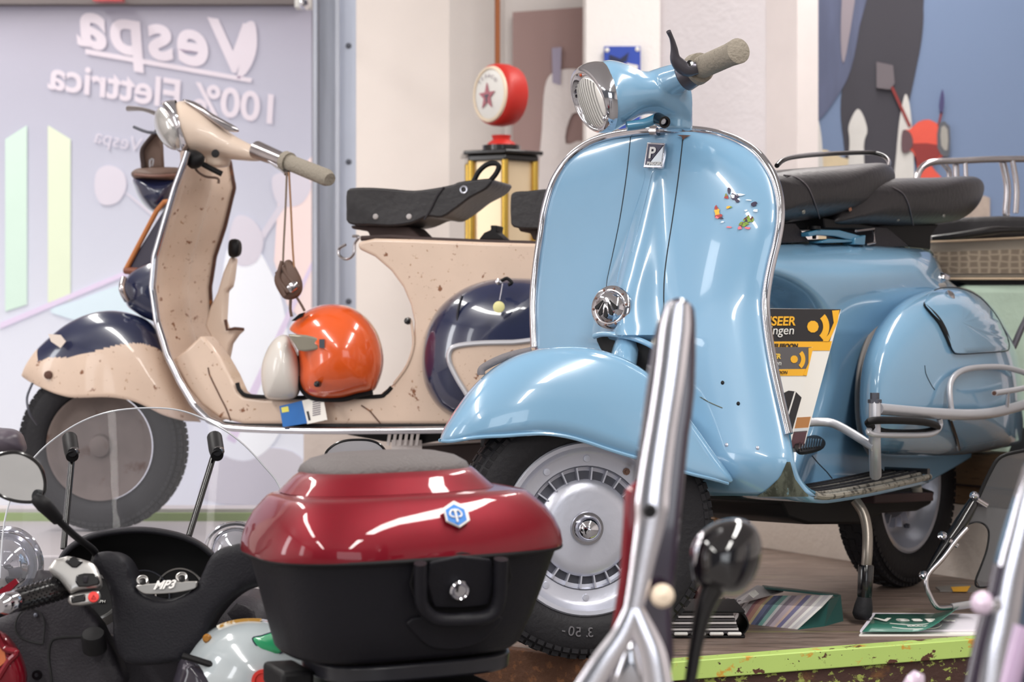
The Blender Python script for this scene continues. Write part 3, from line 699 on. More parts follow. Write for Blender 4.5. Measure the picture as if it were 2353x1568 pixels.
# clutch lever perch, lever, grip
gn = (P(1700, 117, 3.42)-P(1592, 163, 3.60)).normalized()
gp = MB(); ga = P(1600, 160, 3.585); gb = P(1697, 117, 3.45)
gp.tube([ga, ga+(gb-ga)*.12, ga+(gb-ga)*.121, ga+(gb-ga)*.8, gb, gb+(gb-ga).normalized()*.004], [.029, .027, .0205, .0205, .0225, .013], 24)
grip = gp.build('handlebar_grip', rubber_l, bs_, angle=50)
pch = MB(); pch.tube([P(1570, 178, 3.60), P(1606, 157, 3.58)], [.028, .026], 20)
perch = pch.build('lever_perch', mat('dark_worn_metal', (88, 86, 94), .3, .7, var=.2), bs_, bevel=.003)
MB().tube([P(1606, 156, 3.555), P(1575, 158, 3.55), P(1553, 138, 3.54), P(1549, 112, 3.53), P(1544, 90, 3.52), P(1536, 72, 3.51)], [.011, .014, .012, .008, .0055, .004, .0045], 12, n=5).build('clutch_lever', mat('dark_worn_metal', (88, 86, 94), .3, .7), perch)
MB().lathe(P(1585, 148, 3.545), (0, -1, .4), [(.0, .006), (.006, .005), (.006, -.02)], 10).build('pivot_screw', black, perch)
# ---------------------------------------------------------------- body behind the shield
CRS = [(560, 1700), (600, 1765), (630, 1822), (660, 1862), (700, 1896), (760, 1918), (850, 1925), (920, 1912), (980, 1892), (1040, 1870), (1120, 1850)]
BL = [(560, 1740), (1120, 1770)]
BR = [(560, 1860), (568, 2020), (575, 2120), (582, 2138), (600, 2150), (640, 2170), (665, 2200), (700, 2250), (760, 2300), (900, 2320), (1000, 2300), (1120, 2110)]
CRS, BR = cr(CRS, 5), cr(BR, 5)
def bo_(x, y, u):
    o = .13
    c_ = interp(CRS, y)
    if x < c_: o -= .13*max(0, min(1, (y-605)/70))*(1-math.exp(-((c_-x)/85)**2))
    o += .035*g(x-2020, 150)*g(y-640, 90)
    if y < 640: o -= .07*((640-y)/80)**2.2
    if y > 760: o -= .05*min(1, (y-760)/250.)
    rgt = interp(BR, y)
    if rgt-x < 60 and y < 680: o -= .05*((60-(rgt-x))/60)**2
    return o
ysb = [560+i*8 for i in range(71)]
body = MB().grid(hf(BL, BR, ysb, SD, bo_, 70)).build('body', blue, bs_, solid=.004, angle=65)
# far side & top closure of the body so it has real depth
topl = cr([(1745, 560), (1860, 560), (2020, 568), (2120, 575), (2140, 583)], 4)
def far(p, d): return SD.at(p[0], p[1], .05)-lt*d
MB().grid([[SD.at(p[0], p[1], .062), SD.at(p[0], p[1], .062)-lt*.05+up_*.004, SD.at(p[0], p[1], .062)-lt*.15, SD.at(p[0], p[1], .062)-lt*.20-up_*.03] for p in topl]).build('body_top', blue, body, solid=.003)
MB().tube([SD.at(p[0], p[1], .066)+up_*.001 for p in topl], .0035, 8).build('seam_strip', grime, body)
# far-side hump
MB().puff(PL(SD.o-lt*.12, -lt), [(1900, 640), (2150, 600), (2300, 700), (2330, 950), (2100, 1030), (1900, 1000)], 0, .12, n=6).build('engine_cowl', blue, bs_)
# left cowl
cowl_o = [(2002, 1040), (1978, 985), (1973, 910), (1982, 830), (2010, 760), (2060, 700), (2120, 670), (2190, 660), (2240, 672), (2290, 715), (2325, 780), (2345, 850), (2352, 930), (2349, 1000), (2335, 1022), (2260, 1038), (2180, 1050), (2080, 1053), (2030, 1050)]
def cowl_off(x, y, out=None):
    return 0
CW = MB()
CPL = PL(SD.o+lt*.12, lt)
o2 = cr(cowl_o, 5, True); ccx, ccy = 2185, 880
rows = []
NR = 14
for k in range(NR+1):
    a = k/NR*PI/2*.995
    rows.append([CPL.at(ccx+(p[0]-ccx)*math.cos(a), ccy+(p[1]-ccy)*math.cos(a), .15*math.sin(a)**.62) for p in o2])
CW.grid(rows, cu=True)
cowl = CW.build('side_cowl', blue, bs_, angle=60)
def con(x, y, o=.002):
    """point on the cowl surface at a pixel"""
    dx, dy = x-ccx, y-ccy; ang = math.atan2(dy, dx); best = None
    for p in o2:
        a2 = math.atan2(p[1]-ccy, p[0]-ccx); d = abs((a2-ang+PI) % (2*PI)-PI)
        if best is None or d < best[0]: best = (d, math.hypot(p[0]-ccx, p[1]-ccy))
    r = min(1, math.hypot(dx, dy)/best[1]); a = math.acos(r)
    return CPL.at(x, y, .15*math.sin(a)**.62+o)
gt = [(2000, 1040), (1978, 985), (1973, 910), (1982, 830), (2010, 760), (2060, 700), (2115, 671), (2170, 661)]
MB().tube([CPL.at(p[0]-1, p[1]-1, .016) for p in cr(gt, 6)], .010, 10, sx=.7).build('cowl_gasket', mat('grey_rubber', (128, 122, 118), .7, var=.1), cowl)
# cowl door
dr = [(2128, 690), (2135, 676), (2160, 664), (2200, 663), (2245, 680), (2285, 720), (2312, 770), (2318, 800), (2305, 807), (2260, 810), (2205, 813), (2190, 806), (2180, 780), (2165, 745), (2140, 718), (2125, 700)]
o3 = cr(dr, 5, True); dcx = sum(p[0] for p in o3)/len(o3); dcy = sum(p[1] for p in o3)/len(o3)
rows = [[con(dcx+(p[0]-dcx)*s_, dcy+(p[1]-dcy)*s_, z) for p in o3] for s_, z in ((1.012, -.004), (1.0, .006), (.975, .009), (.8, .0095), (.5, .0095), (.2, .0095), (.0, .0095))]
door = MB().grid(rows, cu=True).build('cowl_door', blue, cowl, angle=60)
MB().tube([con(p[0], p[1], .0015) for p in o3[8:-2]], .0022, 6).build('door_gap', dark, cowl)
MB().tube([con(x, y, .005) for x, y in cr([(2124, 700), (2140, 716), (2160, 740), (2175, 770), (2184, 795)], 4)], [.003, .006, .006, .003], 8).build('door_slot', dark, cowl)
MB().lathe(con(2184, 678, .009), (V((0, 0, .7))+lt).normalized(), [(.0, .006), (.008, .005), (.012, .002), (.012, -.004)], 20, ).build('door_lock', chrome_old, door)
MB().lathe(con(2166, 650, -.01)+up_*.01, (.3, -.3, .9), [(.0, .012), (.014, .010), (.017, .004), (.008, 0), (.006, -.03)], 20).build('cowl_hook', chrome_old, bs_)
for L in ([(2125, 840), (2128, 860), (2140, 885), (2148, 896)],):
    MB().tube([con(x, y, .0003) for x, y in cr(L, 4)], .0008, 5).build('scratch', dark, cowl)
MB().tube([con(x, y, .003) for x, y in cr([(2182, 962), (2190, 985), (2198, 1010), (2203, 1034)], 4)], .004, 8).build('black_strip', black, cowl)
tl = MB().puff(PL(SD.o+lt*.0, (lt-hd*.3)), [(2215, 668), (2250, 668), (2285, 690), (2298, 720), (2270, 745), (2230, 720)], 0, .04, .03).build('tail_light', mat('red_lens', (190, 45, 40), .25, coat=.6), bs_)
MB().puff(PL(SD.o+lt*.0-hd*.04, (lt-hd*.3)), [(2245, 662), (2280, 672), (2305, 705), (2310, 740), (2280, 740), (2255, 700)], 0, .03, .03).build('tail_light_rim', chrome_old, tl)
# floorboard
fo = [(1812, 1000), (1817, 1040), (1824, 1080), (1838, 1112), (1862, 1136), (1890, 1143), (1930, 1139), (2000, 1127), (2070, 1112), (2134, 1097)]
fo = cr(fo, 3); A_ = [SD.at(x, y, .24) for x, y in fo]
rows = [[p, p-lt*.05, p-lt*.12, p-lt*.24+up_*.0] for p in A_]
fl = MB().grid(rows).build('floorboard', blue, bs_, solid=.012, angle=50)
alu_old = mat('old_alu_runner', (150, 145, 135), .6, .3, spots=[((70, 66, 60), 60, .5, .1)])
MB().tube([p+up_*.001+lt*.002 for p in A_[13:]], .0065, 8).build('edge_runner', alu_old, fl)
MB().tube([p+up_*.006 for p in A_[:14]], .0035, 8).build('edge_bead', blue_d, fl)
for dd in (.028, .055, .085, .11):
    q = [p-lt*dd+up_*.008 for p in A_[14:]]
    MB().tube(q, .0055, 8).build('rubber_strip', rubber, fl)
    MB().tube([p+lt*.010-up_*.002 for p in q], .0045, 8).build('alu_strip', alu_old, fl)
q = A_[-1]
MB().box(q-lt*.05+up_*.012, (.10, .012, .012), (lt, hd, up_)).build('runner_end', black, fl)
pd = MB().puff(PL(SD.at(1862, 1020, .17), (lt*.3+up_*.9-hd*.1)), [(1835, 1012), (1870, 1000), (1893, 1010), (1895, 1026), (1870, 1036), (1838, 1040), (1826, 1026)], 0, .006, .012).build('brake_pedal', blackm, bs_)
for k in range(9):
    MB().tube([PL(SD.at(1862, 1020, .17), (lt*.3+up_*.9-hd*.1)).at(1840+k*6, 1009+abs(k-4)*.5, .007), PL(SD.at(1862, 1020, .17), (lt*.3+up_*.9-hd*.1)).at(1836+k*6, 1033-k*.8, .007)], .0016, 6).build('pedal_ridge', black, pd)
# underside, engine, stand, rear wheel
ub = MB().prism(SD.pts([(1560, 1130), (1880, 1146), (2120, 1120), (2150, 1130), (2140, 1160), (2110, 1175), (2030, 1180), (1990, 1205), (1860, 1206), (1812, 1190), (1797, 1158), (1640, 1148)], .08), -lt*.22).build('underframe', blackm, bs_, bevel=.01)
MB().prism(SD.pts([(2010, 1136), (2145, 1132), (2146, 1152), (2010, 1158)], .16), -lt*.05).build('stand_bracket', mat('maroon_rust', (52, 30, 32), .7), bs_, bevel=.003)
MB().tube([SD.at(1600, 1128, .05), SD.at(1880, 1146, .1)], .008, 8).build('frame_edge', dark, bs_)
stY = 3.98
MB().tube([P(1965, 1150, stY+.04), P(1984, 1180, stY+.03), P(1993, 1220, stY+.015), P(1993, 1270, stY), P(1990, 1305, stY)], .0105, 14, n=5).build('side_stand', mat('bare_steel', (140, 132, 124), .35, .7, var=.2), bs_)
MB().tube([P(1990, 1298, stY), P(1990, 1302, stY), P(1987, 1370, stY), P(1986, 1378, stY)], [.014, .016, .015, .012], 16).build('stand_sleeve', black, bs_)
MB().tube([P(1987, 1372, stY), P(1984, 1395, stY), P(1981, 1412, stY), P(1980, 1424, stY)], [.014, .019, .020, .013], 16, n=3).build('stand_foot', rubber, bs_)
RW = SD.at(2062, 1127, 0); RW.z = PLAT+.2335
rw = wheel_parts(bs_, RW, lt, .233, .148, .092, alu, 'rear_wheel')
rr_ = MB().lathe(RW, lt, [(.153, .030), (.156, .034), (.151, .037), (.144, .034), (.138, .018), (.128, .005), (.118, -.01), (.104, -.016), (.06, -.018)], 64).build('rim', alu, rw)
MB().lathe(RW, lt, [(.0, .01), (.05, .006), (.075, -.006), (.08, -.02)], 48).build('brake_drum', alu_d, rr_)
for k in range(18):
    a = 2*PI*k/18; d = hd*math.cos(a)+up_*math.sin(a); t = lt.cross(d)
    MB().box(RW+d*.088-lt*.004, (.022, .003, .016), (d, t, lt)).build('fin', alu, rr_)
for k in range(5):
    a = 2*PI*k/5+.4; d = hd*math.cos(a)+up_*math.sin(a)
    MB().lathe(RW+d*.116-lt*.008, lt, [(.0, .008), (.005, .008), (.006, 0)], 8).build('nut', alu_d, rr_)
MB().tube([SD.at(2105, 1118, .14), SD.at(2108, 1135, .14)], .012, 12).build('exhaust_stub', alu_old, bs_)
# crash bars
cb = thing  # (part of the scooter)
o_ = .30
bar = MB()
bar.tube([SD.at(2010, 925, o_), SD.at(2010, 1020, o_), SD.at(2012, 1092, o_-.04)], .0118, 14, n=3)
bar.tube([SD.at(2018, 940, o_), SD.at(2140, 950, o_), SD.at(2240, 953, o_), SD.at(2310, 943, o_-.02), SD.at(2400, 915, o_-.06)], .0115, 14, n=4)
bar.tube([SD.at(1850, 972, .17), SD.at(1885, 970, .19), SD.at(1925, 978, .22), SD.at(2008, 1028, o_)], .0088, 12, n=5)
bar.tube([SD.at(2190, 965, .29), SD.at(2183, 920, .29), SD.at(2184, 880, .285), SD.at(2205, 855, .28), SD.at(2245, 845, .27), SD.at(2310, 845, .25), SD.at(2370, 862, .22)], .0065, 12, n=5)
bar.tube([SD.at(1998, 985, o_), SD.at(2002, 998, o_+.01), SD.at(2070, 1001, o_+.01), SD.at(2140, 998, o_+.01), SD.at(2160, 980, o_), SD.at(2158, 962, o_)], .0058, 10, n=4)
bar.tube([SD.at(2285, 904, .31), SD.at(2330, 897, .29), SD.at(2400, 882, .26)], .0065, 10)
bar.tube([SD.at(2316, 902, .30), SD.at(2314, 940, .285)], .004, 8)
crash = bar.build('crash_bar', silver, bs_)
MB().tube([SD.at(1995, 972, o_+.005), SD.at(2030, 966, o_+.02), SD.at(2120, 970, o_+.02), SD.at(2154, 982, o_+.005), SD.at(2120, 994, o_+.0), SD.at(2030, 993, o_+.0)], .0075, 10, closed=True, n=4).build('foot_peg', blackm, crash)
MB().lathe(SD.at(2010, 922, o_), up_, [(.0, .016), (.009, .016), (.009, .004), (.0135, .003), (.0135, -.004)], 6).build('bolt', alu_d, crash)
MB().lathe(SD.at(2285, 904, .31), (SD.at(2285, 904, .31)-SD.at(2330, 897, .29)), [(.0, .0025), (.0045, .002), (.0045, -.01)], 12).build('tube_mouth', rust, crash)
# saddles
def saddle(name, out, o, d, seam, rivets, par):
    s_ = MB().puff(PL(SD.o+lt*o, lt), out, 0, d, d*.9, n=8, pw=.55).build(name, leather, par, angle=70)
    PLs = PL(SD.o+lt*o, lt)
    oo = cr(out, 5, True); sx_ = sum(p[0] for p in oo)/len(oo); sy_ = sum(p[1] for p in oo)/len(oo)
    def so(x, y):
        dx, dy = x-sx_, y-sy_; ang = math.atan2(dy, dx); best = min((abs((math.atan2(p[1]-sy_, p[0]-sx_)-ang+PI) % (2*PI)-PI), math.hypot(p[0]-sx_, p[1]-sy_)) for p in oo)
        r = min(1, math.hypot(dx, dy)/best[1]); return PLs.at(x, y, d*math.sin(math.acos(r))**.55+.001)
    MB().tube([so(x, y) for x, y in cr(seam, 5)], .0016, 6).build('seat_seam', mat('stitching', (84, 78, 82), .6), s_)
    for (x, y, m) in rivets: MB().lathe(so(x, y), lt, [(.0, .003), (.004, .0025), (.0055, 0)], 12).build('seat_stud', m, s_)
    return s_
grys = mat('stud_grey', (120, 118, 112), .5, .4)
s1 = saddle('front_saddle', [(1700, 400), (1760, 393), (1850, 386), (1940, 380), (2000, 375), (2035, 376), (2052, 388), (2057, 408), (2050, 438), (2030, 464), (1995, 482), (1950, 493), (1900, 502), (1882, 505), (1840, 508), (1770, 514), (1710, 512), (1690, 450)], .02, .115,
            [(1800, 402), (1830, 408), (1855, 428), (1870, 460), (1880, 490), (1884, 504)], [(1846, 487, grys), (1953, 481, mat('stud_rust', (150, 100, 76), .6, .3))], bs_)
s2 = saddle('rear_saddle', [(1950, 430), (2000, 415), (2060, 410), (2150, 408), (2215, 405), (2245, 408), (2260, 422), (2260, 445), (2245, 475), (2215, 500), (2170, 512), (2095, 519), (2000, 520), (1905, 522), (1900, 500), (1920, 460)], .03, .095,
            [(2050, 430), (2075, 445), (2088, 470), (2095, 500), (2098, 518)], [(2063, 504, grys), (2168, 496, grys)], bs_)
MB().tube([SD.at(x, y, z) for x, y, z in ((1785, 381, .08), (1800, 368, .07), (1830, 360, .05), (1900, 354, .0), (1990, 351, -.02), (2025, 356, .0), (2042, 370, .03), (2040, 384, .05))], .0052, 10, n=6).build('grab_rail', black, s1)
MB().prism(SD.pts([(1790, 512), (1828, 512), (1862, 556), (1790, 560)], .08), -lt*.1).build('saddle_bracket', plastic2, bs_, bevel=.003)
MB().prism(SD.pts([(2010, 520), (2040, 522), (2090, 566), (2040, 570), (2010, 568)], .08), -lt*.12).build('saddle_bracket', plastic2, bs_, bevel=.003)
MB().prism(SD.pts([(1893, 500), (2010, 520), (2010, 527), (1896, 526)], .09), -lt*.14).build('saddle_underside', blackm, bs_, bevel=.003)
MB().prism(SD.pts([(2010, 515), (2160, 515), (2140, 545), (2140, 575), (2090, 572), (2040, 530)], .05), -lt*.12).build('saddle_spring_box', blackm, bs_, bevel=.005)
rk = MB().prism(SD.pts([(1859, 534), (1880, 528), (1930, 529), (1975, 541), (1990, 546), (1985, 556), (1960, 553), (1920, 543), (1880, 540), (1860, 544)], .10), -lt*.02).build('seat_hinge', blue_d, bs_, bevel=.002)
MB().prism(SD.pts([(1890, 554), (1905, 549), (1960, 551), (1960, 557), (1890, 559)], .10), -lt*.06).build('hinge_lower', blue_d, rk, bevel=.002)
MB().prism(SD.pts([(1966, 546), (1990, 540), (1988, 563), (1964, 562)], .105), -lt*.03).build('hinge_block', blue_d, rk, bevel=.002)
MB().lathe(SD.at(1871, 527, .09), up_, [(.0, .008), (.013, .006), (.014, 0), (.005, -.003), (.004, -.02)], 12).build('adjuster_knob', blackm, rk)
MB().tube([SD.at(x, y, .10) for x, y in ((1967, 531), (2008, 526), (2010, 558), (1990, 562))], .003, 8).build('seat_bracket_wire', chrome_old, rk)
# wheel/underside closure: splash shade behind shield under body
MB().prism(SD.pts([(1760, 1080), (1850, 1060), (1900, 1000), (2050, 1040), (2100, 1090), (2060, 1110), (1850, 1135), (1790, 1130)], .06), -lt*.12).build('tunnel', blue, bs_, bevel=.02, seg=4)
MB().tube([SD.at(x, y, .135) for x, y in ((1866, 1048), (1880, 1065), (1900, 1085), (1912, 1100))], .0012, 6).build('panel_joint', dark, bs_)
# inner face of shield seen right of trim, brown/dark cavity behind body cleared by geometry above
# ================================================================ flyers behind the shield
FL = PL(SD.at(1850, 850, .20), (V((.30, -.95, .10))))
def flyer(name, label, quad, off, deco):
    t = thing(name, label, 'flyer', FL.at(quad[2][0], quad[2][1], off))
    b = MB().prism([FL.at(x, y, off) for x, y in quad], -FL.n*.0012).build('sheet', paper, t, flat=True)
    deco(t, b, off); return t
def fpoly(b, off, m, L, nm='printed_area', k=1): MB().prism([FL.at(x, y, off+.0012*k) for x, y in L], -FL.n*.001).build(nm, m, b, flat=True)
def arc(cx, cy, r0, r1, a0, a1, sx=.75, n=10):
    o = [(cx+r1*math.cos(a0+(a1-a0)*i/n)*sx, cy+r1*math.sin(a0+(a1-a0)*i/n)) for i in range(n+1)]
    return o+[(cx+r0*math.cos(a1+(a0-a1)*i/n)*sx, cy+r0*math.sin(a1+(a0-a1)*i/n)) for i in range(n+1)]
fx = FL.at(1900, 720)-FL.at(1800, 720); fu = FL.at(1806, 700)-FL.at(1790, 760)
def d1(t, b, off):
    fpoly(b, off, printblk, [(1700, 709), (1932, 711), (1906, 786), (1700, 784)])
    fpoly(b, off, yellow, [(1700, 786), (1912, 784), (1907, 806), (1700, 806)])
    fpoly(b, off, yellow, arc(1868, 751, 0, 14, 0, 2*PI, .95), 'printed_dot', 2)
    fpoly(b, off, yellow, arc(1866, 751, 27, 42, -.75, .85, .95), 'printed_wave', 2)
    fpoly(b, off, yellow, [(1912, 714), (1929, 713), (1925, 740), (1912, 770), (1904, 785), (1890, 785), (1905, 768), (1916, 742)], 'printed_wave', 2)
    text('lettering', 'ALISEER', yellow, b, FL.at(1734, 748, off+.003), fx, fu, .0245, shear=.2, bold=.0006)
    text('lettering', 'meldtingen', paper, b, FL.at(1706, 769, off+.003), fx, fu, .0245, shear=.2)
    text('lettering', 'JE TELEFOON', printblk, b, FL.at(1758, 800, off+.003), fx, fu, .0115, shear=.2, bold=.0003)
    fpoly(b, off, mat('print_sand', (176, 120, 70), .6), [(1795, 962), (1863, 958), (1857, 985), (1795, 990)])
    fpoly(b, off, mat('print_maroon', (84, 54, 60), .6, var=.3, vscale=60), [(1795, 995), (1855, 990), (1846, 1030), (1795, 1030)], k=2)
    fpoly(b, off, mat('print_sky', (206, 208, 210), .6), [(1795, 987), (1858, 983), (1856, 992), (1795, 997)], k=2)
f1 = flyer('flyer', 'large black and yellow flyer standing behind the blue leg shield', [(1700, 708), (1933, 711), (1844, 1040), (1700, 1036)], 0, d1)
def d2(t, b, off):
    fpoly(b, off, mat('print_grey', (92, 88, 90), .5), [(1740, 798), (1865, 798), (1856, 848), (1740, 848)])
    fpoly(b, off, yellow, [(1740, 850), (1857, 848), (1852, 864), (1740, 864)])
    fpoly(b, off, yellow, arc(1825, 826, 0, 9, 0, 2*PI, .95), 'printed_dot', 2)
    fpoly(b, off, yellow, arc(1824, 826, 18, 28, -.75, .85, .95), 'printed_wave', 2)
    fpoly(b, off, yellow, [(1858, 800), (1869, 798), (1854, 864), (1846, 862), (1858, 835)], 'printed_wave', 2)
    text('lettering', 'ALISEER', mat('print_pale_yellow', (244, 200, 80), .5), b, FL.at(1742, 825, off+.003), fx, fu, .0135, shear=.2, bold=.0004)
    text('lettering', 'tingen', paper, b, FL.at(1759, 840, off+.003), fx, fu, .0135, shear=.2)
    text('lettering', 'TELEFOON', printblk, b, FL.at(1763, 860, off+.003), fx, fu, .0085, shear=.2)
    fpoly(b, off, printblk, [(1798, 905), (1812, 898), (1828, 900), (1842, 914), (1822, 985), (1812, 1010), (1798, 1012)], 'printed_device')
    fpoly(b, off, paper, [(1826, 900), (1829, 901), (1808, 970), (1806, 966)], 'printed_stripe', 2)
f2 = flyer('flyer', 'small grey and yellow flyer leaning on the larger one behind the blue leg shield', [(1740, 798), (1869, 798), (1815, 1030), (1740, 1026)], .012, d2)
# ================================================================ THINGS ON THE PLATFORM
def pp_(px, py, z=0): # point on the deck at a pixel
    Y = (H-PLAT-z)*FP/(py-CY); return P(px, py, Y)
# colour swatch box
sw = thing('swatch_book', 'open fan of colour swatches in a dark green sleeve beside the front wheel', 'swatch book', pp_(1780, 1430))
fl0 = [(1500+x*853/2353, 1100+y*853/2353) for x, y in ((495, 905), (918, 958), (1150, 735), (700, 700), (540, 775))]
# leaf stack: strips between a bottom edge line and a top edge line
cols = [(206, 196, 196), (190, 178, 180), (160, 80, 92), (196, 120, 96), (204, 172, 110), (90, 96, 150), (60, 78, 120), (96, 170, 160), (196, 190, 192), (140, 120, 140), (186, 160, 176), (214, 170, 150), (108, 100, 160), (206, 196, 190), (176, 160, 170), (222, 216, 210), (190, 184, 190), (216, 210, 206)]
bl, br_ = (1682, 1431), (1833, 1447); tl_, tr_ = (1705, 1388), (1890, 1395); kl, kr = (1725, 1370), (1915, 1368)
N = 46
def L2(a, c, t): return (a[0]+(c[0]-a[0])*t, a[1]+(c[1]-a[1])*t)
for i in range(N):
    t0, t1 = i/N, (i+.86)/N
    a0, a1 = pp_(*L2(bl, br_, t0)), pp_(*L2(bl, br_, t1))
    z = .030
    Yt = pp_(*L2(bl, br_, t0)).y+.02
    b0, b1 = P(*L2(tl_, tr_, t0), Yt+.0), P(*L2(tl_, tr_, t1), Yt)
    c_0, c_1 = P(*L2(kl, kr, t0), Yt+.12), P(*L2(kl, kr, t1), Yt+.12)
    cc = cols[int(i/N*len(cols))]
    MB().grid([[a0, a1], [b0, b1], [c_0, c_1]]).build('swatch', mat('swatch_%d' % cols.index(cc), tuple(int(.6*q_+.4*sum(cc)/3) for q_ in cc), .6, var=.02), sw, solid=.0006, flat=True)
gsl = mat('dark_green_card', (20, 70, 66), .5)
MB().prism([pp_(1833, 1448), P(1905, 1380, 4.02), P(1932, 1368, 4.1), pp_(1938, 1428), pp_(1895, 1440)], (0, .01, 0)).build('sleeve', gsl, sw, flat=True)
MB().prism([P(1752, 1345, 4.25), P(1925, 1364, 4.25), P(1932, 1369, 4.12), P(1760, 1350, 4.12)], (0, 0, -.004)).build('sleeve_back', gsl, sw, flat=True)
MB().prism([P(1650, 1400, 3.95), P(1740, 1345, 4.2), P(1800, 1358, 4.2), P(1700, 1385, 3.95)], (0, 0, -.003)).build('loose_leaf', mat('leaf_grey', (186, 180, 182), .6, var=.05), sw, flat=True)
for i in range(7):
    MB().prism([pp_(1640+i*7, 1402+i*4), pp_(1646+i*7, 1403+i*4), P(1668+i*9, 1374+i*1.5, 4.0), P(1661+i*9, 1373+i*1.5, 4.0)], (0, .002, 0)).build('swatch', mat('swatch_pale', (196, 188, 190), .6), sw, flat=True)
MB().prism([P(1720, 1365, 3.99), P(1735, 1357, 4.05), P(1744, 1366, 4.0), P(1731, 1375, 3.96)], (0, 0, .001)).build('printed_mark', paper, sw, flat=True)
# album with black cover
al = thing('sample_album', 'thick black covered album of sample pages beside the front tyre', 'album', pp_(1600, 1465))
def aq(x, y, Y): return P(x, y, Y)
Ya = pp_(1600, 1468).y
for k in range(7):
    z = .004+k*.006
    b = MB().box(V((P(1570, 1462, Ya+.09).x, Ya+.09, PLAT+.0125+z-.006)), (.20-.004*k, .17, .0038), ((1, .02, 0), (0, 1, 0), (0, 0, 1)))
    b.build('page_block', mat('album_page_a', (205, 200, 200), .5) if k % 2 else mat('album_page_b', (70, 66, 70), .5), al, flat=True)
zz = P(1570, 1462, Ya+.09); zz.z = PLAT+.0125
MB().tube([zz+V((.08, 0, -.010)), zz+V((.105, 0, -.008)), zz+V((.118, 0, .012)), zz+V((.105, 0, .033)), zz+V((.08, 0, .036))], .004, 10, n=4, sx=20, up=(0, 0, 1)).build('cover_spine', blackm, al)
MB().box(zz+V((0, 0, .038)), (.22, .178, .004)).build('cover', blackm, al, bevel=.001)
MB().box(zz+V((0, 0, -.0095)), (.22, .178, .004)).build('cover', blackm, al, bevel=.001)
for k in range(6): MB().lathe(zz+V((-.08+k*.034, -.088, -.004)), (1, 0, 0), [(.0, -.014), (.0035, -.012), (.0035, .012), (.0, .014)], 10).build('page_tab', white, al)
# green magazine
mg = thing('magazine', 'green covered magazine lying on white booklets at the platform edge', 'magazine', pp_(2100, 1455))
MB().prism([pp_(1974, 1463), pp_(2258, 1462), pp_(2290, 1420), pp_(2010, 1415)], (0, 0, .003)).build('lower_booklet', paper, mg, flat=True)
MB().prism([p+V((0, 0, .0035)) for p in (pp_(1976, 1458), pp_(2255, 1456), pp_(2280, 1420), pp_(2006, 1417))], (0, 0, .004)).build('pages', mat('mag_pages', (222, 216, 226), .6), mg, flat=True)
gm = mat('magazine_green', (52, 112, 96), .35, coat=.3, var=.25, vscale=8)
mr = []
for i in range(13):
    t = i/12; lift = .03*max(0, (t-.6)/.4)**2
    x0 = 1981+(2175-1981)*t; x1 = 2012+(2215-2012)*t
    mr.append([pp_(x0, 1453, .008)+V((0, 0, lift)), pp_((x0+x1)/2, 1434, .008)+V((0, 0, lift*.9)), pp_(x1, 1412, .008)+V((0, 0, lift*.8))])
MB().grid(mr).build('cover', gm, mg, solid=.0008)
mx_ = V((1, 0, 0)); mu_ = (pp_(2060, 1412)-pp_(2040, 1445))
text('cover_lettering', 'Vespa', paper, mg, pp_(2016, 1428, .011)+V((0, 0, .0005)), mx_, (0, 1, 0), .055, bold=.0015, spacing=1.2)
text('cover_lettering', 'KRANT', paper, mg, pp_(2085, 1440, .0112), mx_, (0, 1, 0), .014)
MB().tube([pp_(2045, 1433, .010), pp_(2100, 1437, .010), pp_(2160, 1432, .011), pp_(2150, 1444, .011), pp_(2090, 1446, .010), pp_(2050, 1442, .010)], .0008, 5, n=4).build('cover_swirl', paper, mg)
# small brochure far right
br = thing('brochure', 'small yellow and grey brochure lying behind the rear wheel', 'brochure', pp_(2200, 1355))
MB().prism([pp_(2150, 1352), pp_(2200, 1346), pp_(2260, 1350), pp_(2240, 1362), pp_(2160, 1360)], (0, 0, .003)).build('sheet', mat('brochure_grey', (120, 116, 112), .5), br, flat=True)
MB().prism([pp_(2185, 1350, .0035), pp_(2230, 1348, .0035), pp_(2222, 1360, .0035), pp_(2190, 1360, .0035)], (0, 0, .0008)).build('printed_patch', yellow, br, flat=True)
# wicker basket
wk = thing('wicker_basket', 'brown wicker basket on the platform behind the front wheel', 'basket', P(1665, 1235, 4.9))
wm = mat('wicker', (142, 104, 66), .7, var=.3, vscale=60)
wc = P(1650, 1235, 4.9); zb = PLAT
b = MB()
for k in range(14):
    r = .055+.0016*k; zc = zb+.004+k*.0115
    b.tube([V((wc.x+(r+.0035*(-1)**(i+k))*math.cos(2*PI*i/36), wc.y+(r+.0035*(-1)**(i+k))*math.sin(2*PI*i/36), zc)) for i in range(36)], .0048, 6, closed=True)
b.build('weave', wm, wk)
for i in range(18):
    a = 2*PI*i/18
    MB().tube([V((wc.x+.055*math.cos(a), wc.y+.055*math.sin(a), zb)), V((wc.x+.078*math.cos(a), wc.y+.078*math.sin(a), zb+.165))], .003, 6).build('stake', wm, wk)
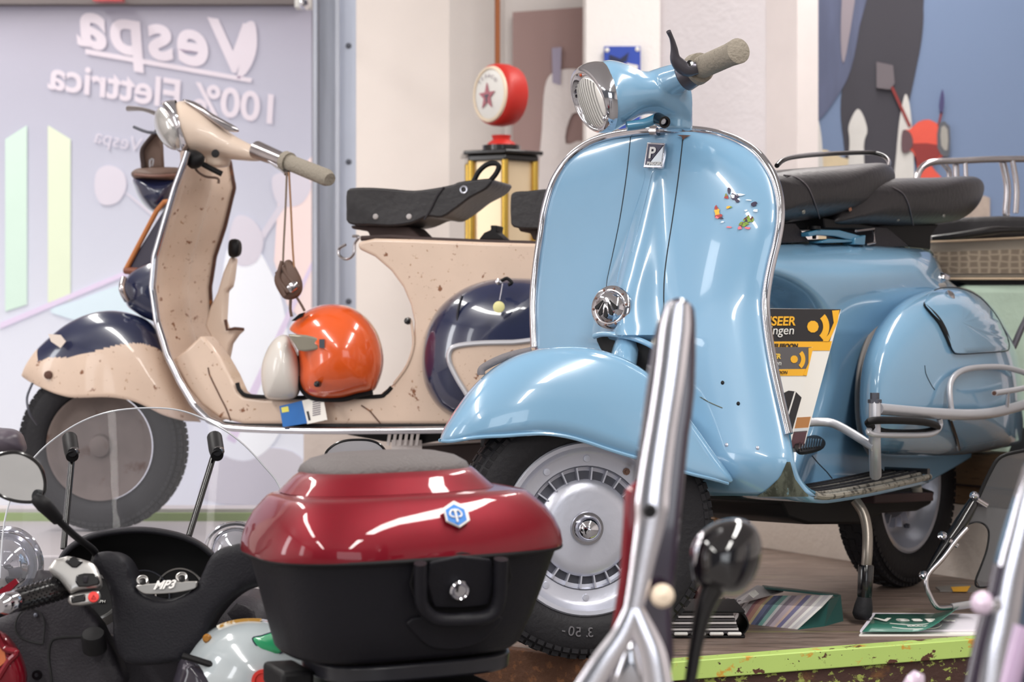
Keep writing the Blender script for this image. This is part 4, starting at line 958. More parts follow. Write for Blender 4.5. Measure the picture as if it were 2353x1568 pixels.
# smoked windshield leaning at the right
WS = PL(P(2220, 1200, 4.05), (.25, -.95, .15))
ws = thing('smoked_windshield', 'smoked windshield with cut-out and bent chrome bracket standing right of the rear wheel', 'windshield', WS.at(2160, 1400))
pane = [(2353, 1035), (2300, 1050), (2275, 1085), (2245, 1150), (2200, 1220), (2160, 1275), (2125, 1325), (2155, 1290), (2200, 1225), (2232, 1202), (2258, 1203), (2272, 1222), (2268, 1262), (2255, 1300), (2242, 1335), (2250, 1350), (2320, 1340), (2480, 1330), (2480, 1020)]
MB().prism([WS.at(x, y) for x, y in pane], WS.n*.004).build('pane', glass_smoke, ws, flat=True)
MB().tube([WS.at(x, y, .003) for x, y in cr([(2240, 1150), (2200, 1215), (2160, 1270), (2125, 1322)], 4)], [.011, .014, .013, .008, .002], 10).build('edge_strip', black, ws)
MB().tube([WS.at(x, y, .002) for x, y in cr([(2125, 1325), (2160, 1278), (2200, 1225), (2232, 1202), (2258, 1203), (2272, 1222), (2268, 1262), (2255, 1300), (2242, 1335), (2250, 1350), (2300, 1344)], 4)], .0022, 8).build('edge_bead', blackm, ws)
MB().tube([WS.at(x, y, .002) for x, y in cr([(2245, 1150), (2275, 1085), (2300, 1050), (2353, 1036)], 4)], .004, 8).build('edge_bead', blackm, ws)
brk = MB().tube([WS.at(x, y, .02) for x, y in ((2222, 1215), (2195, 1245), (2165, 1285), (2133, 1320), (2128, 1345), (2138, 1372), (2150, 1392), (2162, 1398), (2190, 1396))], .0052, 12, n=4).build('bracket', chrome_old, ws)
MB().tube([WS.at(2187, 1396, .02), WS.at(2236, 1388, .02)], .0078, 12).build('bracket_tip', mat('grey_sleeve', (150, 148, 150), .4, .3), brk)
for (x, y) in ((2238, 1140), (2165, 1232), (2122, 1322)): MB().lathe(WS.at(x, y, .012), (-.6, -.8, .2), [(.0, .010), (.006, .009), (.009, .003), (.009, -.006)], 16).build('bolt', chrome, ws)
for (x0, y0, x1, y1) in ((2245, 1148, 2268, 1162), (2180, 1242, 2200, 1254)): MB().tube([WS.at(x0, y0, .015), WS.at(x1, y1, .015)], .006, 10).build('clamp', chrome_old, ws)
# ================================================================ THIRD SCOOTER (right, behind) and rack
TS = PL(P(2250, 600, 5.08), (.05, -1, 0))
t3 = thing('motor_scooter', 'scooter behind the blue one with long patterned bench seat and chrome rear rack', 'scooter', (TS.at(2300, 600).x, 5.0, PLAT))
hexm = bpy.data.materials.new('honeycomb_vinyl'); hexm.use_nodes = True
nt = hexm.node_tree; nb = nt.nodes['Principled BSDF']; nb.inputs['Roughness'].default_value = .6
tc = nt.nodes.new('ShaderNodeTexCoord'); vo = nt.nodes.new('ShaderNodeTexVoronoi'); vo.feature = 'DISTANCE_TO_EDGE'; vo.inputs['Scale'].default_value = 62; vo.inputs['Randomness'].default_value = .25
mp = nt.nodes.new('ShaderNodeMapping'); mp.inputs['Scale'].default_value = (.62, .0, 1.0)
nt.links.new(tc.outputs['Object'], mp.inputs[0]); nt.links.new(mp.outputs[0], vo.inputs['Vector'])
rr2 = nt.nodes.new('ShaderNodeValToRGB'); rr2.color_ramp.elements[0].color = lin((150, 136, 118))+(1,); rr2.color_ramp.elements[1].color = lin((112, 98, 84))+(1,); rr2.color_ramp.elements[0].position = .02; rr2.color_ramp.elements[1].position = .22
nt.links.new(vo.outputs['Distance'], rr2.inputs[0]); nt.links.new(rr2.outputs[0], nb.inputs['Base Color'])
vin = mat('taupe_vinyl', (136, 126, 114), .55, bump=.1)
MB().prism(TS.pts([(2130, 556), (2180, 552), (2480, 540), (2480, 640), (2175, 641), (2150, 610)], .02), (0, .25, 0)).build('bench_side', vin, t3, bevel=.006)
MB().prism(TS.pts([(2145, 580), (2480, 568), (2480, 628), (2170, 629), (2155, 610)], .026), (0, .01, 0)).build('honeycomb_panel', hexm, t3, flat=True)
pipm = mat('piping_tan', (196, 172, 146), .5)
MB().tube(TS.pts([(2135, 556), (2200, 554), (2480, 541)], .028), .003, 8).build('piping', pipm, t3)
MB().tube(TS.pts([(2175, 641), (2480, 641)], .028), .003, 8).build('piping', pipm, t3)
MB().prism(TS.pts([(2085, 515), (2200, 500), (2300, 496), (2480, 500), (2480, 542), (2300, 548), (2140, 552)], .03), (0, .28, 0)).build('bench_top', leather, t3, bevel=.012, seg=4)
MB().tube(TS.pts([(2140, 547), (2200, 542), (2280, 530), (2330, 528), (2480, 526)], .06), [.006, .01, .011, .008, .006], 12, n=4).build('side_tube', black, t3)
MB().prism(TS.pts([(2180, 641), (2480, 641), (2480, 662), (2350, 655), (2300, 662), (2240, 658)], .0), (0, .22, 0)).build('bench_underside', blackm, t3)
rack = MB()
def rk_(L, r=.0105, d=0.): rack.tube(TS.pts(L, d), r, 12, n=5)
rk_([(2106, 412), (2112, 395), (2125, 380), (2150, 372), (2200, 370), (2300, 366), (2480, 366)], .0085)
rk_([(2166, 375), (2180, 392), (2182, 412)], .0075, -.10)
rk_([(2196, 374), (2198, 412)], .0085, -.03); rk_([(2218, 373), (2220, 412)], .0060)
rk_([(2303, 368), (2315, 430), (2312, 490), (2318, 496)], .0095, -.03); rk_([(2326, 368), (2336, 430), (2334, 490)], .0075)
rack.build('rack', chrome_old, t3)
MB().prism(TS.pts([(2300, 368), (2302, 360), (2330, 360), (2334, 368)], -.04), (0, .02, 0)).build('rack_joint', silver, t3)
# lower rest of it: pale green body and strut
GS = PL(P(2300, 850, 4.75), (.1, -1, 0))
gb_ = MB().prism([GS.at(2205, 655, -.30), GS.at(2480, 655, -.30), GS.at(2480, 1100, -.30), GS.at(2205, 1100, -.30)], (0, .12, 0)).build('body', mat('pale_green_cloth', (176, 196, 180), .8, var=.1, vscale=25, bump=.2), t3, bevel=.02)
MB().tube([GS.at(2328, 800, -.1), GS.at(2345, 760, -.1), GS.at(2380, 690, -.1)], .008, 10).build('strut', mat('grey_strut', (90, 88, 96), .4, .5), t3)
MB().lathe(V((TS.at(2300, 600).x+.2, 5.1, PLAT+.21)), (.2, -1, 0), [(.12, .03), (.15, .045), (.19, .04), (.205, 0), (.19, -.04), (.15, -.045), (.12, -.03)], 40, closed=True).build('front_wheel', rubber, t3)
MB().tube([V((TS.at(2300, 600).x+.2, 5.05, PLAT+.21)), V((TS.at(2300, 600).x+.3, 5.08, PLAT+.7))], .03, 12).build('fork', black, t3)
# ================================================================ GAS PUMP STYLE DISPLAY CASE
DY = 6.0
dc = thing('display_case', 'hexagonal glass display case with black top and brass posts behind the black seats', 'cabinet', (P(1152, 0, DY).x, DY, 0))
dcx_ = P(1152, 0, DY).x
def hexa(r, z, yo=0): return [V((dcx_+r*math.cos(PI/6+PI/3*k+.1), DY+r*math.sin(PI/6+PI/3*k+.1)+yo, z)) for k in range(6)]
zt = P(0, 352, DY).z; zb_ = P(0, 760, DY).z
b = MB(); b.prism(hexa(.138, zt-.012), (0, 0, .012)); b.prism(hexa(.122, zt-.032), (0, 0, .019)); b.build('top', black, dc, bevel=.004)
MB().prism(hexa(.13, zb_-.02), (0, 0, .03)).build('floor', black, dc, bevel=.003)
MB().prism(hexa(.12, .0), (0, 0, zb_-.03)).build('pedestal', darkbrown, dc)
brass = mat('brass', (206, 170, 80), .22, .9, var=.1)
cham = mat('champagne_panel', (226, 204, 172), .25, .3, var=.04)
for p in hexa(.110, zb_): MB().tube([p, V((p.x, p.y, zt-.03))], .011, 12).build('post', brass, dc)
hx = hexa(.100, zb_)
for k in range(6):
    a, c_ = hx[k], hx[(k+1) % 6]; nrm = (c_-a).cross(V((0, 0, 1))).normalized()
    MB().prism([a, c_, V((c_.x, c_.y, zt-.03)), V((a.x, a.y, zt-.03))], nrm*.003).build('glass_pane' if k in (3, 4) else 'panel', glass_clear if k == 9 else cham, dc, flat=True)
gl_ = thing('gas_pump_globe', 'round red gas pump globe with star face standing on the display case', 'globe', (P(1152, 0, DY).x, DY, zt))
b = MB().lathe((dcx_, DY, zt), (0, 0, 1), [(0, 0), (.058, 0), (.058, .022), (.0, .024)], 32).build('black_base', black, gl_)
redg = mat('globe_red', (196, 44, 36), .45, spots=[((150, 30, 28), 20, .6, .2)], var=.1)
MB().lathe((dcx_, DY, zt+.023), (0, 0, 1), [(.045, 0), (.04, .008), (.026, .018), (.030, .03)], 32).build('neck', redg, gl_)
gc = P(1152, 219, DY); ga_ = V((-.80, -.60, .0)).normalized()
gg = MB().lathe(gc-ga_*.0, ga_, [(.0, -.045), (.07, -.045), (.088, -.035), (.094, -.01), (.094, .02), (.090, .036), (.080, .044), (.076, .044)], 48).build('case', redg, gl_)
MB().lathe(gc, ga_, [(.086, .036), (.083, .046), (.077, .048), (.074, .044)], 48).build('cream_rim', mat('cream_rim', (232, 214, 190), .4), gg)
fc = MB().lathe(gc, ga_, [(.0, .052), (.04, .050), (.070, .045), (.075, .042)], 48).build('face', white, gg)
fu_ = V((0, 0, 1)); fx_ = fu_.cross(ga_).normalized()
if fx_.x < 0: fx_ = -fx_
star = []
for k in range(10):
    r = .042 if k % 2 == 0 else .017; a = PI/2+PI*k/5
    star.append(gc+ga_*.053+fx_*r*math.cos(a)+fu_*(r*math.sin(a)-.008))
MB().prism(star, ga_*.002).build('star', mat('faded_star_red', (176, 110, 120), .5), fc, flat=True)
MB().box(gc+ga_*.056+fu_*-.005, (.020, .005, .002), (fx_, fu_, ga_)).build('letter_bar', mat('faded_green', (90, 100, 110), .5), fc)
MB().box(gc+ga_*.056+fu_*-.014, (.005, .020, .002), (fx_, fu_, ga_)).build('letter_stem', mat('faded_green', (90, 100, 110), .5), fc)
arcp = []
for ch, aa in zip('TEXACO', (135, 117, 99, 81, 63, 45)):
    a = math.radians(aa); d = fx_*math.cos(a)+fu_*math.sin(a); t = fx_*math.sin(a)-fu_*math.cos(a)
    text('lettering', ch, mat('faded_grey_ink', (170, 160, 168), .5), fc, gc+ga_*.052+d*.050-t*.006, t, d, .016)
# ================================================================ CREAM SCOOTER
cn = V((-.26, -.965, 0)).normalized(); chd = V((-.965, .26, 0)).normalized()
CO = P(600, 900, 4.85)
CP = PL(CO, cn)
CWc = PL(P(250, 1030, 4.9), (-.05, -1, 0))
cs = thing('motor_scooter', 'rusty cream and navy vintage motor scooter with an orange helmet on its floor', 'scooter', (CWc.o.x, 4.9, CH))
cwn = CWc.n
FC = P(238, 1032, 4.95); FC.z = CH+.212
cw = wheel_parts(cs, FC, (-.12, -.99, 0), .21, .13, .088, rust)
cwx = V((-.12, -.99, 0)).normalized()
MB().lathe(FC, cwx, [(.132, .03), (.135, .036), (.128, .034), (.115, .02), (.10, .016), (.06, .014), (.03, .02), (.026, .034), (.012, .040), (.0, .041)], 56).build('rim', mat('rusty_rim', (104, 92, 88), .7, .2, var=.3, vscale=20, spots=[((78, 52, 42), 16, .55, .1)]), cw)
MB().tube([P(75, 880, 4.75), P(62, 915, 4.75), P(68, 950, 4.75), P(85, 975, 4.8)], .003, 8, n=4).build('fender_wire', alu_d, cs)
crest = [(50, 862), (62, 838), (85, 806), (120, 772), (160, 742), (205, 722), (255, 714), (305, 722), (345, 742), (375, 780), (395, 830), (415, 880), (440, 930), (462, 962)]
lower = [(56, 870), (75, 882), (98, 893), (130, 906), (165, 914), (200, 914), (240, 913), (275, 916), (310, 924), (340, 937), (370, 952), (400, 962), (430, 968), (462, 968)]
hws = [.01, .035, .055, .066, .072, .076, .078, .08, .08, .08, .08, .075, .06, .03]
CF = PL(FC, (-.12, -.99, 0))
rows = []
cr1 = cr(crest, 12); lo1 = cr(lower, 12); hw1 = cr([(a,) for a in hws], 12)
for (cp, lp, hwv) in zip(cr1, lo1, hw1):
    hw_ = hwv[0]; top = CF.at(cp[0], cp[1]); bc = CF.at(lp[0], lp[1], hw_)-CF.n*hw_
    rows.append([bc+(top-bc)*abs(math.sin(a))**.85+CF.n*hw_*math.copysign(abs(math.cos(a))**.8, math.cos(a)) for a in [PI*k/110 for k in range(111)]])
two = [(80, 835), (110, 822), (160, 821), (200, 812), (260, 795), (300, 789), (330, 790), (360, 800), (385, 818), (410, 840)]
def fmat(p):
    x, y = pix(p)
    if x < 86: return 0
    return 1 if y < interp(two, x) else 0
cfd = MB().grid(rows).build('front_fender', [cream, navy], cs, solid=.004, angle=60, matfn=fmat)
MB().prism([CF.at(x, y, .076) for x, y in ((112, 768), (140, 770), (152, 785), (140, 800), (118, 785))], CF.n*.003).build('fender_sticker', mat('sticker_cream', (214, 200, 190), .5, var=.1), cfd, flat=True)
MB().lathe(CF.at(116, 862, .05), CF.n, [(.0, .022), (.010, .020), (.012, 0)], 12).build('rust_hole', rust, cfd)
# steering cast: navy
MB().puff(PL(P(330, 670, 4.95), (-.1, -1, 0)), [(282, 660), (290, 640), (310, 620), (350, 600), (380, 600), (385, 700), (385, 745), (340, 735), (310, 718), (290, 700)], 0, .05, .05).build('horn_casting', navy, cs)
MB().tube([P(285, 640, 4.9), P(280, 665, 4.88), P(292, 690, 4.9)], .008, 10, n=3).build('casting_edge', chrome_old, cs)
# leg shield : inner surface from near edge to far edge
near = [(348, 432), (372, 424), (432, 402), (520, 376), (590, 356), (660, 350), (740, 361), (820, 386), (880, 415), (930, 445), (965, 480), (982, 520)]
far_ = [(348, 500), (372, 528), (432, 538), (520, 517), (590, 494), (660, 483), (740, 486), (800, 500), (850, 520), (890, 540), (915, 570), (925, 610)]
rows = []
for i in range(45):
    t = i/44*(len(near)-1); k = min(int(t), len(near)-2); f = t-k
    y0 = near[k][0]+(near[k+1][0]-near[k][0])*f; x0 = near[k][1]+(near[k+1][1]-near[k][1])*f
    y1 = far_[k][0]+(far_[k+1][0]-far_[k][0])*f; x1 = far_[k][1]+(far_[k+1][1]-far_[k][1])*f
    a = CP.at(x0, y0, .20); c_ = CP.at(x1, y1, -.20)
    rows.append([a+(c_-a)*u+chd*(-.0+.05*math.sin(PI*u)**1.)-chd*.055*g(u-.56, .12) for u in [j/20 for j in range(21)]])
ls = MB().grid(rows).build('leg_shield', cream, cs, solid=.006, angle=60)
MB().tube([r[0] for r in rows]+[CP.at(570, 986, .20), CP.at(700, 990, .2), CP.at(900, 990, .2), CP.at(1040, 988, .2)], .0085, 10, n=2).build('edge_trim', chrome, ls)
MB().tube([r[-1] for r in rows][:34], .006, 8, n=2).build('edge_bead', rust, ls)
# body side
bodyo = [(392, 830), (430, 800), (462, 770), (482, 790), (505, 822), (528, 862), (545, 900), (560, 913), (600, 918), (700, 920), (800, 915), (870, 908), (905, 880), (932, 840), (948, 790), (951, 740), (942, 700), (925, 660), (897, 622), (860, 590), (822, 572), (822, 556), (860, 548), (950, 550), (1100, 556), (1300, 562), (1300, 975), (560, 975), (505, 962), (462, 930), (430, 890)]
bod = MB().prism([CP.at(x, y, .17) for x, y in bodyo], -cn*.07).build('body', cream, cs, bevel=.022, seg=5, angle=35)
MB().prism([CP.at(x, y, .12) for x, y in [(925, 860), (948, 790), (951, 740), (942, 700), (925, 660), (897, 622), (860, 590), (835, 572), (860, 556), (950, 556), (1100, 560), (1300, 566), (1300, 965), (900, 965), (895, 905)]], -cn*.26).build('tail_body', cream, bod, bevel=.02, seg=4, angle=35)
MB().prism([CP.at(x, y, .12) for x, y in [(560, 922), (890, 918), (900, 968), (560, 968)]], -cn*.28).build('floor', cream, bod, bevel=.006)
MB().tube([CP.at(x, y, .172) for x, y in cr([(944, 735), (950, 790), (935, 840), (905, 882)], 4)], .003, 6).build('body_edge_bead', cream, bod)
MB().tube([CP.at(x, y, .171) for x, y in ((830, 932), (850, 945), (875, 975))], .0016, 6).build('panel_joint', rust, bod)
MB().tube([CP.at(x, y, .171) for x, y in cr([(478, 860), (482, 832), (512, 826), (478, 845), (500, 900), (520, 940), (530, 968)], 3)][9:], .0016, 6).build('panel_joint', rust, bod)
# top seat rail line
MB().tube([CP.at(x, y, .14) for x, y in ((830, 548), (900, 545), (960, 550), (1100, 556), (1300, 562))], .006, 8).build('top_strip', darkbrown, bod)
# floor runners
for o in (.17, .12, .07, .02):
    MB().tube([CP.at(x, y, o) for x, y in cr([(545, 880), (553, 900), (580, 911), (700, 914), (860, 912), (885, 905), (900, 890)], 4)], .005, 8).build('floor_runner', blackm, bod)
MB().tube([CP.at(x, y, .19) for x, y in ((500, 972), (560, 979), (1230, 980))], .0055, 8).build('black_bead', blackm, bod)
MB().lathe(CP.at(938, 738, .17), cn, [(.0, .01), (.008, .008), (.009, 0)], 8).build('body_catch', black, bod)
# navy side cowl
co = [(1320, 645), (1230, 640), (1140, 640), (1070, 660), (1015, 700), (983, 750), (970, 810), (972, 870), (990, 915), (1020, 945), (1080, 960), (1320, 965)]
cpl = PL(CO+cn*.15, cn)
cwl = MB().puff(cpl, co, 0, .11, n=10, pw=.6).build('side_cowl', navy, cs, angle=60)
MB().tube([cpl.at(x, y, .095) for x, y in cr([(1062, 680), (1052, 720), (1055, 755), (1075, 762), (1240, 760)], 4)], .003, 8).build('glovebox_gap', mat('navy_gap', (12, 14, 30), .4), cwl)
cp2 = [(1033, 832), (1033, 810), (1048, 796), (1100, 789), (1180, 787), (1260, 786), (1275, 860), (1260, 930), (1160, 928), (1090, 922), (1064, 892), (1044, 858)]
ins = MB().prism([cpl.at(x, y, .108) for x, y in cr(cp2, 4, True)], cn*.006).build('cream_inset', cream, cwl, flat=True)
MB().tube([cpl.at(x, y, .116) for x, y in cr(cp2, 4, True)], .006, 8, closed=True).build('inset_rim', silver, ins)
# keys on the glovebox
kh = thing('bunch_of_keys', 'small keys with round yellow tag hanging from the navy cowl', 'keys', cpl.at(1147, 706, .13))
MB().lathe(cpl.at(1148, 648, .12), cn, [(.0, .012), (.007, .010), (.008, 0)], 12).build('lock_barrel', chrome_old, kh)
MB().tube([cpl.at(1152, 646, .13), cpl.at(1165, 640, .13), cpl.at(1176, 650, .13), cpl.at(1168, 655, .13)], .004, 8, n=3).build('key', blackm, kh)
MB().tube([cpl.at(1155, 652, .132), cpl.at(1148, 690, .135)], .0015, 6).build('chain', chrome_old, kh)
MB().lathe(cpl.at(1147, 706, .13), cn, [(.0, .006), (.009, .006), (.013, .004), (.013, 0)], 20).build('round_tag', mat('tag_yellow', (220, 214, 150), .4), kh)
# saddles
cs1 = [(796, 440), (810, 432), (850, 431), (900, 434), (950, 438), (1000, 432), (1040, 424), (1055, 418), (1100, 412), (1130, 412), (1118, 434), (1080, 455), (1050, 478), (1015, 500), (985, 498), (960, 508), (940, 515), (900, 520), (850, 518), (800, 514), (795, 480)]
sa = MB().prism([CP.at(x, y, .09) for x, y in cr(cs1, 3, True)], -cn*.18).build('saddle', leather, cs, bevel=.016, seg=4, angle=35)
MB().tube([CP.at(x, y, .092) for x, y in cr([(1020, 430), (1005, 450), (990, 480), (975, 505)], 4)], .0025, 6).build('seat_seam', plastic2, sa)
MB().tube([CP.at(x, y, .08) for x, y in ((1085, 425), (1100, 395), (1120, 378), (1140, 376), (1146, 385), (1138, 402), (1122, 420))], .006, 8, n=4).build('grab_loop', blackm, sa)
for (x, y) in ((863, 498), (940, 498)): MB().lathe(CP.at(x, y, .09), cn, [(.0, .004), (.006, .003), (.007, 0)], 12).build('seat_stud', mat('stud_white', (170, 165, 165), .5), sa)
MB().lathe(CP.at(1066, 436, .09), cn, [(.006, .003), (.009, .004), (.010, 0)], 14).build('seat_ring', alu, sa)
MB().prism([CP.at(x, y, .06) for x, y in ((805, 518), (940, 520), (965, 545), (950, 550), (850, 546), (845, 532), (808, 526))], -cn*.12).build('saddle_frame', darkbrown, cs, bevel=.004)
MB().tube([CP.at(x, y, .07) for x, y in ((810, 543), (825, 545), (815, 560), (812, 585), (796, 596), (780, 588), (779, 572), (795, 562))], .0035, 8, n=4).build('seat_latch_hook', chrome_old, cs)
s2_ = MB().prism([CP.at(x, y, .08) for x, y in cr([(1173, 455), (1180, 442), (1210, 439), (1300, 439), (1300, 520), (1230, 526), (1180, 522), (1173, 500)], 3, True)], -cn*.17).build('pillion_saddle', leather, cs, bevel=.014, seg=4, angle=35)
MB().prism([CP.at(x, y, .05) for x, y in ((1190, 524), (1235, 526), (1235, 552), (1225, 552), (1218, 536), (1195, 532))], -cn*.1).build('pillion_frame', darkbrown, s2_, bevel=.003)
MB().prism([CP.at(x, y, .05) for x, y in ((1100, 550), (1112, 535), (1128, 528), (1126, 518), (1142, 518), (1140, 534), (1160, 552))], -cn*.06).build('fuel_tap', blackm, cs, bevel=.003)
# headset
hst = [((404, 236), (432, 350), .075), ((430, 232), (450, 352), .072), ((470, 255), (490, 358), .062), ((510, 290), (540, 368), .045), ((550, 318), (590, 372), .032), ((595, 340), (612, 368), .02)]
HC = PL(P(450, 290, 4.78), (-.1, -1, 0))
b = MB(); rows = []
for (xt, yt, xb, yb, rd_) in cr([(a[0][0], a[0][1], a[1][0], a[1][1], a[2]) for a in hst], 4):
    t_ = HC.at(xt, yt); bo2 = HC.at(xb, yb); c_ = (t_+bo2)/2; v_ = (t_-bo2)/2
    rows.append([c_+v_*math.cos(a)+HC.n*rd_*.9*math.sin(a) for a in [2*PI*k/28 for k in range(28)]])
b.grid(rows, cu=True, cap=True)
b.tube([HC.at(500, 330, -.02), HC.at(500, 385, -.02)], .030, 20)
hc = b.build('handlebar_housing', cream_p, cs, remesh=.006, smooth=8)
MB().puff(PL(P(510, 265, 4.74), (-.1, -1, .0)), [(420, 229), (450, 235), (490, 262), (540, 290), (548, 303), (520, 300), (480, 275), (440, 245)], 0, .01, .02, n=4).build('top_trim', chrome_old, hc)
def ellc(a_, c_, rd_, k):
    t_ = HC.at(*a_); bo2 = HC.at(*c_); m_ = (t_+bo2)/2; v_ = (t_-bo2)/2
    return [m_+v_*math.cos(a)+HC.n*rd_*math.sin(a)+V((k, 0, 0))*math.sin(a) for a in [2*PI*i/36 for i in range(36)]]
r1 = ellc((404, 230), (438, 353), .072, .010); r2 = ellc((380, 230), (425, 352), .072, .020); r3 = ellc((364, 240), (412, 350), .066, .028); r4 = ellc((368, 246), (410, 344), .060, .028)
bz2 = MB().grid([r1, r2, r3, r4], cu=True).build('lamp_bezel', chrome, hc, subd=1, angle=70)
ce = sum(r4, V((0, 0, 0)))/len(r4); nd = (r4[0]-ce).cross(r4[9]-ce).normalized()
if nd.x > 0: nd = -nd
MB().grid([[ce+(p-ce)*math.cos(a)+nd*.03*math.sin(a) for p in r4] for a in [PI/2*k/7 for k in range(8)]], cu=True).build('lamp_lens', mat('lamp_glass_old', (190, 188, 186), .15, .5, var=.3, vscale=16), bz2)
ga = P(600, 348, 4.66)
MB().tube([P(590, 345, 4.68), P(665, 375, 4.60)], [.022, .017], 16).build('throttle_sleeve', chrome_old, cs)
MB().tube([P(655, 370, 4.61), P(665, 374, 4.60), P(666, 374, 4.60), P(750, 408, 4.5), P(758, 413, 4.49)], [.024, .024, .019, .020, .015], 16).build('handlebar_grip', rubber_l, cs)
MB().tube([P(602, 352, 4.66), P(632, 378, 4.62), P(652, 392, 4.6), P(660, 400, 4.59)], .0055, 10, n=4, sx=1.6).build('clutch_lever', chrome, cs)
MB().tube([P(362, 263, 4.95), P(330, 252, 5.0), P(295, 250, 5.05)], [.006, .005, .008], 8, n=3).build('brake_lever', chrome_old, cs)
MB().tube([P(380, 305, 4.95), P(340, 304, 5.0), P(308, 292, 5.05)], .004, 8, n=3).build('brake_lever_lower', alu_d, cs)
MB().lathe(HC.at(495, 353, .05), HC.n, [(.0, .004), (.009, .003), (.010, 0)], 16).build('switch_hole', dark, hc)
MB().tube([HC.at(430, 352, .02), HC.at(450, 368, .03), HC.at(480, 385, .03), HC.at(510, 400, .02)], .007, 8, n=4).build('control_cable', blackm, cs)
MB().tube([HC.at(455, 350, .03), HC.at(448, 385, .03), HC.at(470, 405, .02), HC.at(500, 410, .02), HC.at(502, 422, .02)], .003, 8, n=4).build('control_cable', brownl, cs)
MB().puff(PL(P(450, 370, 4.72), (0, -1, 0)), [(425, 348), (450, 345), (470, 360), (462, 382), (440, 388), (425, 370)], 0, .03, .03, smooth=3).build('cable_clamp', blackm, cs)
# bag hook / lock plate with black knob
hk = MB().prism([CP.at(x, y, .0) for x, y in ((527, 590), (538, 592), (532, 640), (528, 660), (518, 668), (514, 735), (520, 756), (540, 752), (556, 757), (542, 770), (528, 790), (520, 830), (505, 826), (485, 780), (470, 748), (482, 705), (498, 672), (512, 625))], -cn*.03).build('brake_arm', cream_p, cs, bevel=.006)
MB().puff(CP, [(528, 552), (545, 550), (551, 562), (549, 585), (538, 592), (526, 588), (524, 570)], .01, .02, .03, smooth=3).build('arm_knob', blackm, hk)
MB().tube([CP.at(518, 735, .01), CP.at(522, 758, .01), CP.at(540, 755, .01), CP.at(560, 757, .01)], .004, 8).build('arm_stop', rust, hk)
# under body
MB().prism([CP.at(x, y, .1) for x, y in ((780, 992), (1020, 992), (1020, 1010), (960, 1022), (880, 1015), (800, 1000))], -cn*.2).build('underframe', blackm, cs, bevel=.004)
for k in range(6):
    MB().box(CP.at(895+k*13, 1003, .12), (.007, .02, .042), (V((1, 0, 0)), V((0, 1, 0)), V((.15, 0, 1)))).build('cooling_fin', mat('engine_white', (216, 208, 206), .5), cs)
MB().box(CP.at(935, 1026, .11), (.07, .02, .03)).build('engine_plate', mat('engine_white', (216, 208, 206), .5), cs)
rwc = V((.22, 4.66+.12, CH+.21)); rwc = CP.at(1300, 1000, -.05); rwc.z = CH+.212
MB().lathe(rwc, cn, [(.13, .03), (.16, .044), (.19, .038), (.21, 0), (.19, -.038), (.16, -.044), (.13, -.03)], 56, closed=True).build('rear_wheel', rubber, cs)
bx = MB().prism([P(900, 1000+30, 4.9), P(1150, 1015, 4.75), P(1150, 1130, 4.75), P(900, 1130, 4.9)], (0.05, .2, 0)).build('dark_crate', darkbrown, None, bevel=.004)
tag(bx, 'dark brown wooden crate under the rear of the cream scooter', 'crate')
# ================================================================ things hanging on it
hn_ = thing('hanging_helmet', 'navy half helmet hanging upside down in brown leather straps at the cream scooter front', 'helmet', P(355, 420, 5.1))
HP = PL(P(355, 420, 5.08), (0, -1, 0))
MB().puff(HP, [(305, 410), (340, 405), (415, 402), (420, 430), (405, 465), (380, 485), (350, 488), (325, 465), (310, 435)], 0, .10, .10, n=8).build('shell', navy, hn_)
MB().puff(HP, [(303, 395), (330, 385), (415, 386), (420, 405), (405, 418), (320, 412), (305, 408)], 0, .108, .10, n=6).build('leather_lining', brownl, hn_)
MB().tube([P(415, 402, 4.97), P(360, 405, 4.96), P(310, 402, 4.98)], .004, 8, n=4).build('rim_piping', mat('rim_brown', (110, 76, 66), .5), hn_)
MB().prism([HP.at(x, y, .02) for x, y in ((352, 300), (372, 312), (374, 350), (376, 388), (322, 388), (322, 362), (330, 340), (342, 320))], (0, .02, 0)).build('ear_flap', brownl, hn_, bevel=.006)
MB().tube([HP.at(x, y, .03) for x, y in ((362, 300), (336, 330), (326, 350), (330, 385))], .006, 8, n=4, sx=1.6).build('chin_strap', darkbrown, hn_)
MB().tube([HP.at(x, y, .05) for x, y in ((345, 385), (344, 370), (352, 366), (350, 382))], .003, 6, n=3).build('buckle', chrome_old, hn_)
nb_ = thing('framed_board', 'dark slanted board with orange wooden frame at the front of the cream scooter', 'board', P(340, 545, 4.98))
NB = PL(P(340, 545, 4.98), (-.5, -.85, .1))
MB().prism([NB.at(x, y) for x, y in ((385, 468), (395, 480), (350, 622), (290, 620))], -NB.n*.012).build('panel', mat('board_navy', (34, 30, 50), .4), nb_, bevel=.002)
orw = mat('orange_wood', (176, 110, 62), .5, var=.2)
MB().tube([NB.at(x, y, .004) for x, y in ((395, 462), (378, 464), (360, 485), (288, 622))], .0065, 8, n=1).build('frame', orw, nb_)
MB().tube([NB.at(x, y, .004) for x, y in ((288, 622), (325, 624), (345, 615))], .009, 8).build('frame_foot', mat('frame_brown', (120, 70, 52), .6), nb_)
